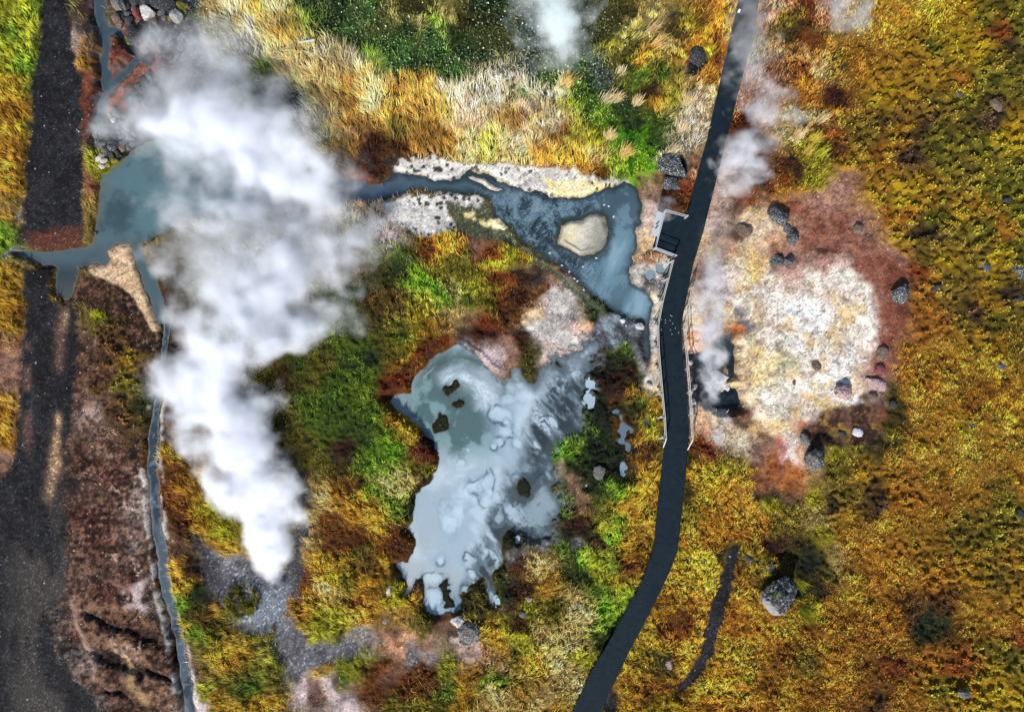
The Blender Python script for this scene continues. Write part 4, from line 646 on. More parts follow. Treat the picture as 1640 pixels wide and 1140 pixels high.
def c_ditch(x, y, d):
    n = fbm(x, y * .4, 14, 4, 3); c = np.zeros(x.shape + (3,)) + lin('4a5862')
    c = mixc(c, '2e3a42', sm(.55, .4, n)); c = mixc(c, '7e8890', sm(.6, .75, fbm(x, y, 6, 3, 5)) * .5)
    return mixc(c, 'a0a09c', sm(-2.5, 0, d) * .35)

def c_pot(x, y, d):
    n = fbm(x, y, 18, 4, 3); c = np.zeros(x.shape + (3,)) + lin('1a2228')
    c = mixc(c, '0e1216', sm(.55, .4, n)); return mixc(c, '36444c', sm(.56, .7, fbm(x + 20 * n, y, 12, 4, 9)) * .5 + sm(590, 560, y) * .4)

def c_pud(x, y, d):
    c = np.zeros(x.shape + (3,)) + lin('78909c')
    c = mixc(c, '44586a', ((np.hypot(x - 1000, y - 690) < 90)) * .65 * (y < 740)); c = mixc(c, 'a8bcc8', sm(970, 950, x) * .8)
    return c

finesheet("pond", (0, -130, 612, 530), 2, dpond, -.32, c_pond, M_water, "teal grey pond with its small creek, partly under the big steam plume")
finesheet("hot_spring", (612, 260, 1060, 590), 1, dbasin, -.32, c_basin, M_water, "slate blue hot spring basin and stream with dark mud swirls")
finesheet("mud_pool", (610, 540, 965, 1000), 1, dpool, -.26, c_pool, M_mud, "pale blue grey bubbling mud pool in the middle of the moor")
finesheet("ditch", (220, 500, 330, 1270), 2, dditch, -.28, c_ditch, M_water, "narrow slate grey ditch stream along the brown bank")
finesheet("mud_pot", (1085, 520, 1205, 670), 1, dpot, -.75, c_pot, M_mud, "near black steaming mud pot beside the boardwalk")
for k_, (a, b, ra, rb_) in enumerate(PUDDLES):
    finesheet("puddle", (a - 16, b - 18, a + 16, b + 18), 1, (np.hypot((Xe - a) / ra, (Ye - b) / rb_) - 1) * min(ra, rb_) + pudn, -.10 - .004 * k_, c_pud, M_mud, "small blue grey mud puddle between the mud pool and the boardwalk")

def ground_at(px, py):
    fi = np.clip((np.asarray(px, float) - GX0) / GST, 0, nx - 1).astype(int); fj = np.clip((np.asarray(py, float) - GY0) / GST, 0, ny - 1).astype(int)
    return Z[fj, fi]

# ------------------------------------------------------------------ ground cover: grass, leafy plants, moss, loose stones
DIRS = np.array([tuple(map(float, t.split(','))) for t in """20,60,.3,1 20,250,.5,.6 400,60,.25,1 340,20,.3,1 480,140,.5,1 560,190,.45,1 650,190,.1,1 740,190,0,1 850,200,.05,-1 930,250,-.2,-1 960,230,.5,-1 1040,60,.8,-.5 1060,100,.7,-.8
1100,180,.4,-1 1090,230,.3,-1 700,50,.6,-.5 640,60,.5,-.4 1000,120,.6,-.8 520,330,.1,-1 590,330,.1,-1 680,450,.2,-1 700,400,-.1,-1 600,480,.3,-1 700,500,.3,-1 640,560,.3,-1 500,600,.7,-.6 560,720,.6,-.5 620,760,.5,1 640,640,.4,-.9 560,820,.6,.2
550,930,.15,1 530,960,.1,1 600,900,.5,.6 520,1010,.8,.2 300,780,.5,.9 330,830,.4,.8 320,1000,.6,.5 400,1050,.6,.4 700,1080,.5,.6 800,1060,.6,-.8 900,1000,-.5,1 930,1060,-.6,1 870,1100,-.4,1 1000,900,.4,-.8 980,780,.5,-.6 1000,650,.5,-.6
1100,900,.3,1 1120,1000,.5,.9 1060,1080,.7,.6 1200,950,.4,.9 1200,1080,.8,.4 1350,1000,.7,.75 1450,900,.8,.6 1500,1060,.8,.6 1600,1000,.9,.4 1500,650,.8,.5 1600,680,.8,.45 1450,720,.8,.5 1560,570,.8,.4 1500,450,.9,.4 1600,300,.9,.3 1450,200,.9,.3 1560,80,.9,.4
1300,60,.3,-.9 1250,120,.3,-.9 1290,215,.6,-.8 1300,240,.6,-.8 1350,110,.5,-.8 1420,40,.5,-.8 1130,80,.3,-1 1150,790,.5,.8 1300,820,.7,.5""".split()])

def dir_at(px, py):
    ux = np.zeros(len(px)); uy = np.zeros(len(px))
    for a, b, dx, dy in DIRS:
        if dy > 0: dx, dy = -dx, -dy            # lean flipped away from the sun so the blades look brighter
        w = 1 / ((px - a) ** 2 + (py - b) ** 2 + 200) ** 1.5; h = math.hypot(dx, dy)
        ux += w * dx / h; uy -= w * dy / h          # photo y runs down
    h = np.hypot(ux, uy) + 1e-9
    return ux / h, uy / h

def at(px, py, arr):
    fi = np.clip((px - GX0) / GST + .5, 0, nx - 1).astype(int); fj = np.clip((py - GY0) / GST + .5, 0, ny - 1).astype(int)
    return arr[fj, fi]

def scatter(n):
    return rng.uniform(-60, 1700, n), rng.uniform(-60, 1200, n)

def blades(name, n, prob, length, width, lean, jitter, label, mat=M_blade, bright=1.75, stiff=None):
    px, py = scatter(n)
    keep = rng.random(n) < at(px, py, prob); px, py = px[keep], py[keep]; n = len(px)
    L = at(px, py, length) * rng.uniform(.55, 1.35, n)
    ux, uy = dir_at(px, py)
    a = np.arctan2(uy, ux) + rng.normal(0, 1, n) * jitter + (fbm(px, py, 26, 3, 61) - .5) * 2.0 + (at(px, py, hid) - .5) * 1.3 * jitter / .32
    ln = rng.uniform(*lean, n); hz = L * np.sin(ln); vt = L * np.cos(ln)
    x, y, z = wx(px), wy(py), at(px, py, Z) - .02
    ca, sa_ = np.cos(a), np.sin(a); w = width * rng.uniform(.6, 1.4, n) * (.5 + .5 * L / .5)
    b0 = np.stack([x - sa_ * w, y + ca * w, z], 1); b1 = np.stack([x + sa_ * w, y - ca * w, z], 1)
    mx, my, mz = x + ca * hz * .42, y + sa_ * hz * .42, z + vt * .66
    m0 = np.stack([mx - sa_ * w * .7, my + ca * w * .7, mz], 1); m1 = np.stack([mx + sa_ * w * .7, my - ca * w * .7, mz + .01], 1)
    tp = np.stack([x + ca * hz, y + sa_ * hz, z + vt], 1)
    v = np.stack([b0, b1, m1, m0, tp], 1).reshape(-1, 3)
    i = np.arange(n)[:, None] * 5
    f = np.concatenate([i + [[0, 1, 2]], i + [[0, 2, 3]], i + [[3, 2, 4]]])
    A_, B_ = at(px, py, COLA), at(px, py, COLB)
    pn = fbm(px, py, 22, 3, 65); pf = fbm(px, py, 7, 2, 66)
    t = np.clip(.42 * sm(.3, .7, pn) + .25 * sm(.3, .7, pf) + .55 * rng.random(n) - .1, 0, 1)[:, None]
    c = (A_ + (B_ - A_) * t) * np.exp(rng.normal(0, .30, n) + (at(px, py, hid * 7 % 1) - .5) * .75)[:, None] * (.66 + .68 * sm(.34, .66, fbm(px, py, 34, 4, 67)))[:, None] * bright
    c *= (1 + .36 * (px > 1090))[:, None]
    c = np.repeat(np.clip(c, .003, .75), 5, 0).reshape(n, 5, 3)
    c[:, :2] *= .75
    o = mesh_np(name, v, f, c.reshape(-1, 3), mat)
    return tag(o, label, None, None, 'stuff')

pG, pg, pM, pL = K[..., 0], K[..., 1], K[..., 2], K[..., 3]
clump = sm(.28, .62, fbm(X, Y, 13, 3, 71) * .6 + fbm(X, Y, 40, 2, 72) * .4)
clump = clump * (.10 + .90 * sm(.60, .30, h1)) * sm(.05, .25, hid + .1 * nA)
edgefade = sm(0, 6, dwater)
length = (.21 + .34 * fbm(X, Y, 70, 3, 73)) * (1 - .38 * sm(1150, 1300, X))
strawb = edge(sdf(P("300,-80 500,-80 560,60 720,120 900,120 980,280 900,280 640,255 560,235 420,110"), X, Y), 20)
mnd = edge(sdf(P('430,480 560,440 640,430 660,560 620,700 560,760 430,720'), X, Y), 30)
length = length * (1 + .75 * strawb) * (1 - .5 * mnd)
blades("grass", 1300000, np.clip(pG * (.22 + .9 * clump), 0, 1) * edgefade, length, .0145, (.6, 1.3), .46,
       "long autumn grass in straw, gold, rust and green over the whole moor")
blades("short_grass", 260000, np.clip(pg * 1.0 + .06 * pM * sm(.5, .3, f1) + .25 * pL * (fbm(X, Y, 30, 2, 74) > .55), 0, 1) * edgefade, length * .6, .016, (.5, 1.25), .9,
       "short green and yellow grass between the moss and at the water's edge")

def flakes(name, n, prob, size, hgt, tilt, colfun, label, mat):
    """small leaf-like diamonds lying at all angles"""
    px, py = scatter(n)
    keep = rng.random(n) < at(px, py, prob); px, py = px[keep], py[keep]; n = len(px)
    s = size * rng.uniform(.5, 1.4, n)
    x, y, z = wx(px), wy(py), at(px, py, Z) + rng.uniform(.0, hgt, n)
    a = rng.uniform(0, 2 * math.pi, n); tl = rng.normal(0, tilt, n); tr = rng.normal(0, tilt, n)
    d1 = np.stack([np.cos(a), np.sin(a), np.sin(tl)], 1) * s[:, None]
    d2 = np.stack([-np.sin(a), np.cos(a), np.sin(tr)], 1) * (s * rng.uniform(.45, .8, n))[:, None]
    c0 = np.stack([x, y, z], 1)
    v = np.stack([c0 - d1, c0 - d2, c0 + d1, c0 + d2], 1).reshape(-1, 3)
    f = np.arange(n)[:, None] * 4 + np.array([[0, 1, 2, 3]])
    c = np.repeat(np.clip(colfun(px, py, n), .003, .55), 4, 0)
    return tag(mesh_np(name, v, f, c, mat), label, None, None, 'stuff')

def mosscol(px, py, n):
    A_, B_ = at(px, py, COLA), at(px, py, COLB)
    q = at(px, py, cid); t = np.clip(1.15 * sm(.35, .75, q) - .15 + at(px, py, gid) * .35 + rng.normal(0, .14, n) - .05, -.1, 1.15)[:, None]
    hb_ = sm(.58, .68, fbm(px, py, 38, 3, 69))[:, None] * .7; A_ = A_ + (lin('40281c') - A_) * hb_; B_ = B_ + (lin('8c5c34') - B_) * hb_
    return (A_ + (B_ - A_) * t) * np.exp(rng.normal(0, .12, n) + (at(px, py, gid) - .5) * .4)[:, None] * 1.8 * (.7 + .6 * sm(.35, .65, fbm(px, py, 60, 3, 68)))[:, None]
mossgap = sm(.58, .36, f1)
flakes("moss", 420000, pM * (.04 + .96 * mossgap) * sm(.16, .3, cid), .056, .12, .38, mosscol, "yellow green and brown moss and heath clumps on the eastern lava moor", M_blade)

def leafcol(px, py, n):
    A_, B_ = at(px, py, COLA), at(px, py, COLB)
    t = (.35 * at(px, py, gid) + .65 * rng.random(n))[:, None]
    c = (A_ + (B_ - A_) * t) * np.exp(rng.normal(0, .30, n))[:, None]
    g = rng.random(n) < .035
    c[g] = lin('d4e0c0') * rng.uniform(.35, .9, g.sum())[:, None]  # a few leaves coloured pale to stand in for glints
    return c
flakes("leafy_plants", 420000, pL * (.2 + .8 * sm(.55, .3, g1)), .062, .24, .5, leafcol, "dark green leafy ground plants with pale glints north of the straw grass", M_leaf)

def stones(name, n, prob, size, colfun, label):
    px, py = scatter(n)
    keep = rng.random(n) < at(px, py, prob); px, py = px[keep], py[keep]; n = len(px)
    base = np.array([(1, 0, 0), (0, 1, 0), (-1, 0, 0), (0, -1, 0), (0, 0, .8), (.5, .5, .45), (-.5, .45, .5)], float)[:5]
    s = size * rng.lognormal(0, .45, n)
    v = base[None] * s[:, None, None] * rng.uniform(.6, 1.3, (n, 5, 3))
    a = rng.uniform(0, 6.28, n); ca, sa_ = np.cos(a)[:, None], np.sin(a)[:, None]
    v = np.stack([v[..., 0] * ca - v[..., 1] * sa_, v[..., 0] * sa_ + v[..., 1] * ca, v[..., 2]], -1)
    v += np.stack([wx(px), wy(py), at(px, py, Z)], 1)[:, None]
    f = (np.arange(n)[:, None, None] * 5 + np.array([(0, 1, 4), (1, 2, 4), (2, 3, 4), (3, 0, 4)])[None]).reshape(-1, 3)
    c = np.repeat(np.clip(colfun(px, py, n), .003, .8), 5, 0)
    return tag(mesh_np(name, v.reshape(-1, 3), f, c, M_stone), label, None, None, 'stuff')

def gravcol(px, py, n):
    c = at(px, py, col) * np.exp(rng.normal(0, .45, n))[:, None]
    g = rng.random(n) < .035
    c[g] = lin('b8bcc4') * rng.uniform(.3, 1.0, g.sum())[:, None]
    return c
stones("gravel", 110000, np.clip(K[..., 5] * .9 + edge(droad, 3) * .5, 0, 1) * sm(0, 4, dwater) * sm(0, 3, ddeck), .035, gravcol, "loose dark gravel with pale chips on the road, trench and vent")
def crumbcol(px, py, n):
    c = at(px, py, col) * np.exp(rng.normal(-.12, .4, n))[:, None]
    g = (rng.random(n) < .12) & (px < 330); c[g] = lin('b4907a') * rng.uniform(.5, 1.1, g.sum())[:, None]
    return c
stones("rubble", 170000, np.clip(K[..., 4] * .8 + K[..., 6] * .6, 0, 1) * sm(0, 4, dwater) * sm(0, 3, ddeck), .032, crumbcol, "crumbs of earth and mineral crust on the bare ground")
def cushcol(px, py, n):
    return lin('22301a') * np.exp(rng.normal(0, .4, n))[:, None]
flakes("cushion_moss", 40000, spots * 1.0, .05, .10, .4, cushcol, "small round dark moss cushions dotted over the pale crust by the stream", M_blade)

isl = (np.hypot(X - 760, Y - 760) < 330) * edge(disle, 4)
Zs = Z; Z = np.maximum(Z, -.25)
flakes("reed_moss", 60000, isl, .06, .12, .5, lambda px, py, n: (lin('2c3018') + (lin('6a6030') - lin('2c3018')) * rng.random(n)[:, None] ** 2) * np.exp(rng.normal(0, .4, n))[:, None], "dark olive moss on the little islands in the mud pool", M_blade)
Z = Zs

# ------------------------------------------------------------------ boardwalk with its viewing platform and railings
M_deck = plain_mat("dark_deck_boards", '15222b', .7, .38, 2.2, .003, (1, 1, 1))
M_deck.node_tree.nodes['Principled BSDF'].inputs['Specular IOR Level'].default_value = .08
M_beam = plain_mat("dark_beam", '2a2824', .8, .2, 8.0)
M_rail = plain_mat("weathered_rail", 'b8b4ae', .7, .12, 12.0)
M_railw = plain_mat("pale_rail", 'c4c8ce', .6, .12, 12.0)

def bm_obj(name, bm, mat, parent=None, loc=None, smooth=False):
    me = bpy.data.meshes.new(name); bm.to_mesh(me); bm.free(); me.materials.append(mat)
    if smooth:
        for p in me.polygons: p.use_smooth = True
    o = bpy.data.objects.new(name, me); C.objects.link(o)
    if parent: o.parent = parent
    if loc: o.location = loc
    return o

def prism(bm, pts, z0, z1):
    a = [bm.verts.new((x, y, z0)) for x, y in pts]; b = [bm.verts.new((x, y, z1)) for x, y in pts]
    n = len(pts)
    area = sum(pts[i][0] * pts[(i + 1) % n][1] - pts[(i + 1) % n][0] * pts[i][1] for i in range(n))
    if area < 0: a.reverse(); b.reverse()
    bm.faces.new(b); bm.faces.new(a[::-1])
    for i in range(n): bm.faces.new((a[i], a[(i + 1) % n], b[(i + 1) % n], b[i]))

def bar(bm, p, q, w, h):
    """a straight bar of section w x h from p to q"""
    p, q = Vector(p), Vector(q); d = (q - p).normalized()
    up = Vector((0, 0, 1)) if abs(d.z) < .9 else Vector((0, 1, 0))
    s = d.cross(up).normalized(); u = s.cross(d).normalized()
    vs_ = []
    for e in (p, q):
        for a, b in ((-1, -1), (1, -1), (1, 1), (-1, 1)): vs_.append(bm.verts.new(e + s * (a * w / 2) + u * (b * h / 2)))
    for i in range(4): bm.faces.new((vs_[i], vs_[(i + 1) % 4], vs_[4 + (i + 1) % 4], vs_[4 + i]))
    bm.faces.new(vs_[3::-1]); bm.faces.new(vs_[4:])

DECK_L = [(a - 1, b) for a, b in DECK_L]; DECK_R = [(a + 1, b) for a, b in DECK_R]
def dpt(p): return (wx(p[0], DECK_Z), wy(p[1], DECK_Z))
def lerp_at(line, y):
    for (a, b), (c, d) in zip(line, line[1:]):
        if b <= y <= d: t = (y - b) / (d - b); return (a + (c - a) * t, y)
    return line[-1]
# joints between the sections: (y on the west edge, y on the east edge)
JOINTS = [(-80, -80), (150, 154), (355, 372), (437, 444), (540, 537), (606, 604), (684, 683), (717, 720), (868, 872), (898, 911), (1029, 1048), (1220, 1220)]
walk = empty("boardwalk", (wx(1070), wy(560), 0)); woff = Vector((wx(1070), wy(560), 0))
tag(walk, "dark slate boardwalk winding down through the geothermal field, with railings and a side platform", "boardwalk")
def rel(pts): return [(x - woff.x, y - woff.y) for x, y in pts]
G_ = .010
for k in range(len(JOINTS) - 1):
    (la, ra), (lb, rb2) = JOINTS[k], JOINTS[k + 1]
    L = [lerp_at(DECK_L, la)] + [p for p in DECK_L if la + 4 < p[1] < lb - 4] + [lerp_at(DECK_L, lb)]
    R = [lerp_at(DECK_R, ra)] + [p for p in DECK_R if ra + 4 < p[1] < rb2 - 4] + [lerp_at(DECK_R, rb2)]
    L = [dpt(p) for p in L]; R = [dpt(p) for p in R]
    L[0] = (L[0][0], L[0][1] - G_); L[-1] = (L[-1][0], L[-1][1] + G_); R[0] = (R[0][0], R[0][1] - G_); R[-1] = (R[-1][0], R[-1][1] + G_)
    bm = bmesh.new(); prism(bm, rel(L + R[::-1]), DECK_Z - .06 + .004 * (k % 2), DECK_Z + .004 * (k % 2))
    sec = bm_obj("deck_section", bm, M_deck, walk)
    Lc = [Vector((*p, 0)) for p in rel(L)]; Rc = [Vector((*p, 0)) for p in rel(R)]
    for line, s in ((Lc, 1), (Rc, -1)):
        bm = bmesh.new()
        for a, b in zip(line, line[1:]):
            off = (b - a).cross(Vector((0, 0, 1))).normalized() * (-.16 * s)
            bar(bm, a + off + Vector((0, 0, DECK_Z - .15)), b + off + Vector((0, 0, DECK_Z - .15)), .08, .16)
        bm_obj("side_beam", bm, M_beam, sec)
pl = [(1060, 339.5), (1103, 350), (1081.5, 412.5), (1045, 401)]
bm = bmesh.new(); prism(bm, rel([dpt(p) for p in pl]), DECK_Z - .075, DECK_Z - .012)
plat = bm_obj("platform_deck", bm, M_deck, walk)

def post_obj(x, y, z0, h, parent, out=(0, 0)):
    bm = bmesh.new(); bar(bm, (x - woff.x, y - woff.y, z0 - .35), (x - woff.x + out[0], y - woff.y + out[1], z0 + h), .07, .07)
    return bm_obj("post", bm, M_rail, parent)

def railing(pts, heights=(.98, .55), posts=None, mat=M_rail, cap=.07, bracket=None, h=1.0, rail_w=None):
    """posts with two rails along a line of world points"""
    r = empty("railing", (0, 0, 0)); r.parent = walk
    for k, hh in enumerate(heights):
        bm = bmesh.new()
        for a, b in zip(pts, pts[1:]):
            bar(bm, (a[0] - woff.x, a[1] - woff.y, DECK_Z + hh), (b[0] - woff.x, b[1] - woff.y, DECK_Z + hh), cap, .045)
        bm_obj("rail", bm, mat, r)
    for p in (posts or pts):
        post_obj(p[0], p[1], DECK_Z, h, r)
        if bracket:
            bm = bmesh.new()
            bar(bm, (p[0] - woff.x, p[1] - woff.y, DECK_Z - .10), (p[0] - woff.x + bracket[0], p[1] - woff.y + bracket[1], DECK_Z - .04), .12, .05)
            bm_obj("bracket", bm, M_railw, r)
            bm = bmesh.new()
            bar(bm, (p[0] - woff.x + bracket[0] * .9, p[1] - woff.y + bracket[1] * .9, DECK_Z - .04), (p[0] - woff.x, p[1] - woff.y, DECK_Z + .8), .05, .05)
            bm_obj("brace", bm, M_rail, r)
    return r
def edge_pts(line, ys, dx): return [dpt((lerp_at(line, y)[0] + dx, y)) for y in ys]
railing(edge_pts(DECK_L, [420, 448, 484, 522, 558, 594, 630, 667, 700], -2), bracket=(-.30, -.12), cap=.05)
railing(edge_pts(DECK_R, [462, 496, 526, 556, 592, 629, 665, 701], 2), bracket=(.30, .10), cap=.05)
t = dpt((1101, 720)); s_ = edge_pts(DECK_R, [701], 2)[0]
rr = empty("railing", (0, 0, 0)); rr.parent = walk
bm = bmesh.new(); bar(bm, (s_[0] - woff.x, s_[1] - woff.y, DECK_Z + .95), (t[0] - woff.x, t[1] - woff.y, DECK_Z + .05), .06, .05); bm_obj("end_brace", bm, M_railw, rr)
t = dpt((1062, 716)); s_ = edge_pts(DECK_L, [700], -2)[0]
bm = bmesh.new(); bar(bm, (s_[0] - woff.x, s_[1] - woff.y, DECK_Z + .95), (t[0] - woff.x, t[1] - woff.y, DECK_Z + .05), .06, .05); bm_obj("end_brace", bm, M_railw, rr)
q = [dpt(p) for p in pl]
railing([(q[0][0] + .08, q[0][1] - .05), (q[1][0] - .3, q[1][1] + .0)], mat=M_railw, cap=.035)
railing([(q[3][0] + .08, q[3][1] + .04), (q[2][0] - .14, q[2][1] + .02)], mat=M_railw, cap=.035, heights=(.98, .6, .25))
rw = railing([(q[0][0] + .05, q[0][1] - .10), (q[3][0] + .05, q[3][1] + .08)], mat=M_railw, cap=.04)
a0, a1 = np.array(q[0]) - .0, np.array(q[3])
u = (a1 - a0); b0 = a0 + u * .10; b1 = a0 + u * .70
bm = bmesh.new()
side = np.array([u[1], -u[0]]) / np.hypot(*u)
if side[0] > 0: side = -side
pts4 = [tuple(b0 + side * .02), tuple(b1 + side * .02), tuple(b1 + side * .52), tuple(b0 + side * .52)]
pts4 = rel(pts4)
lo = [bm.verts.new((*pts4[0], DECK_Z + .82)), bm.verts.new((*pts4[1], DECK_Z + .82)), bm.verts.new((*pts4[2], DECK_Z + 1.08)), bm.verts.new((*pts4[3], DECK_Z + 1.08))]
f = bm.faces.new(lo); f.normal_update()
if f.normal.z < 0: f.normal_flip()
r_ = bmesh.ops.extrude_face_region(bm, geom=[f]); bmesh.ops.translate(bm, vec=(0, 0, .05), verts=[v for v in r_['geom'] if isinstance(v, bmesh.types.BMVert)])
bmesh.ops.recalc_face_normals(bm, faces=bm.faces)
board = bm_obj("sloping_board", bm, M_railw, rw)
M_print = plain_mat("dark_print", '4a5058', .6, .2)
for k in range(6):
    c = b0 + u * (.24 + .035 * k) + side * (.16 + .05 * (k % 3)); d = side * .12 + u / np.hypot(*u) * .05
    bm = bmesh.new(); z_ = DECK_Z + .885 + .26 * (.16 + .05 * (k % 3)) / .5
    bar(bm, (c[0] - woff.x, c[1] - woff.y, z_ + .012), (c[0] + d[0] - woff.x, c[1] + d[1] - woff.y, z_ + .07), .05, .01)
    bm_obj("printed_mark", bm, M_print, board)

# ------------------------------------------------------------------ boulders, rocks and stones
M_lava = rock_mat("flecked_lava", '17181b', 'c0c4c8', .34, 8.5, .85)
M_lava2 = rock_mat("dark_lava", '1a1b1d', '74767a', .3, 7, .9)
M_grey = rock_mat("grey_rock", '3c3a38', '989490', .5, 9, .85)
def lichen_mat():
    """black rock with green moss dabs and pale lichen flecks; one side is a bare pale mineral face"""
    m = rock_mat("lichen_rock", '101216', 'c4cad4', .25, 8, .85); nt = m.node_tree; b = nt.nodes["Principled BSDF"]
    base = b.inputs["Base Color"].links[0].from_socket
    tc = N(nt, "ShaderNodeTexCoord"); sp = N(nt, "ShaderNodeSeparateXYZ"); nt.links.new(tc.outputs["Object"], sp.inputs[0])
    n = N(nt, "ShaderNodeTexNoise"); n.inputs["Scale"].default_value = 4; n.inputs["Detail"].default_value = 6; n.inputs["Roughness"].default_value = .75
    nt.links.new(tc.outputs["Object"], n.inputs["Vector"])
    ad = N(nt, "ShaderNodeMath", operation='MULTIPLY_ADD'); nt.links.new(n.outputs["Fac"], ad.inputs[0]); ad.inputs[1].default_value = -1.1; nt.links.new(sp.outputs[0], ad.inputs[2])
    mr = N(nt, "ShaderNodeMapRange"); mr.inputs[1].default_value = -1.22; mr.inputs[2].default_value = -1.16; mr.inputs[3].default_value = 1; mr.inputs[4].default_value = 0
    nt.links.new(ad.outputs[0], mr.inputs[0])
    mx = N(nt, "ShaderNodeMix", data_type='RGBA'); nt.links.new(mr.outputs[0], mx.inputs[0]); nt.links.new(base, mx.inputs[6]); mx.inputs[7].default_value = (*lin('8c888a'), 1)
    n2 = N(nt, "ShaderNodeTexNoise"); n2.inputs["Scale"].default_value = 3.2; n2.inputs["Detail"].default_value = 4; nt.links.new(tc.outputs["Generated"], n2.inputs["Vector"])
    m2 = N(nt, "ShaderNodeMapRange"); m2.inputs[1].default_value = .58; m2.inputs[2].default_value = .63; nt.links.new(n2.outputs["Fac"], m2.inputs[0])
    mx2 = N(nt, "ShaderNodeMix", data_type='RGBA'); nt.links.new(m2.outputs[0], mx2.inputs[0]); nt.links.new(mx.outputs[2], mx2.inputs[6]); mx2.inputs[7].default_value = (*lin('5c6c1c'), 1)
    nt.links.new(mx2.outputs[2], b.inputs["Base Color"])
    return m
M_lichen = lichen_mat()
M_palerk = rock_mat("pale_rock", '8a867e', 'd0ccc6', .7, 6, .85)
M_pinkrk = rock_mat("pink_rock", '5c4e58', 'b89898', .7, 6, .8)
M_redrk = rock_mat("reddish_rock", '5a2428', '8c4848', .6, 6, .85)
M_brownrk = rock_mat("brown_rock", '3c2e26', '8a7464', .6, 8, .85)
M_mossrk = rock_mat("mossy_rock", '2e3014', 'a0982c', .6, 5, .9)
M_white = rock_mat("white_stone", '9a9aa0', 'e4e4e6', .7, 9, .7)

def rock_mesh(name, seed, flat=.7, cuts=7, sub=2, rough=.12, sx_=1.0):
    """an angular boulder of radius about 1"""
    r = random.Random(seed); bm = bmesh.new(); bmesh.ops.create_icosphere(bm, subdivisions=sub + 1, radius=1)
    planes = []
    for _ in range(cuts):
        v = Vector((r.gauss(0, 1), r.gauss(0, 1), r.gauss(0, .8))).normalized(); planes.append((v, r.uniform(.48, .84)))
    off = Vector((r.uniform(0, 50), r.uniform(0, 50), r.uniform(0, 50)))
    for v in bm.verts:
        p = v.co.copy()
        for nrm, d in planes:
            e = p.dot(nrm) - d
            if e > 0: p -= nrm * e * .92
        p += v.co.normalized() * (mnoise.fractal(p * 2.2 + off, .8, 2.1, 3)) * rough
        v.co = Vector((p.x * sx_, p.y, p.z * flat))
    me = bpy.data.meshes.new(name); bm.to_mesh(me); bm.free()
    return me
ROCKS = {}
def rock(name, px, py, r_px, mat, label, cat="rock", group=None, seed=None, rot=None, sx_=1.0, flat=.7, sink=.25, h=None, rough=.12, cuts=7, sub=2):
    seed = seed if seed is not None else random.randrange(40)
    key = (seed, mat.name, sx_, flat, rough, cuts, sub)
    if key not in ROCKS:
        me = rock_mesh(name, seed, flat, cuts, sub, rough, sx_); me.materials.append(mat); ROCKS[key] = me
    o = bpy.data.objects.new(name, ROCKS[key]); C.objects.link(o)
    r = r_px * S * 1.08; z = float(ground_at(px, py)) if h is None else h
    zc = z + r * flat * (1 - 2 * sink) * .6
    o.location = (wx(px, zc), wy(py, zc), zc); o.scale = (r, r, r)
    o.rotation_euler = (0, 0, random.uniform(0, 6.28) if rot is None else rot)
    return tag(o, label, cat, group)

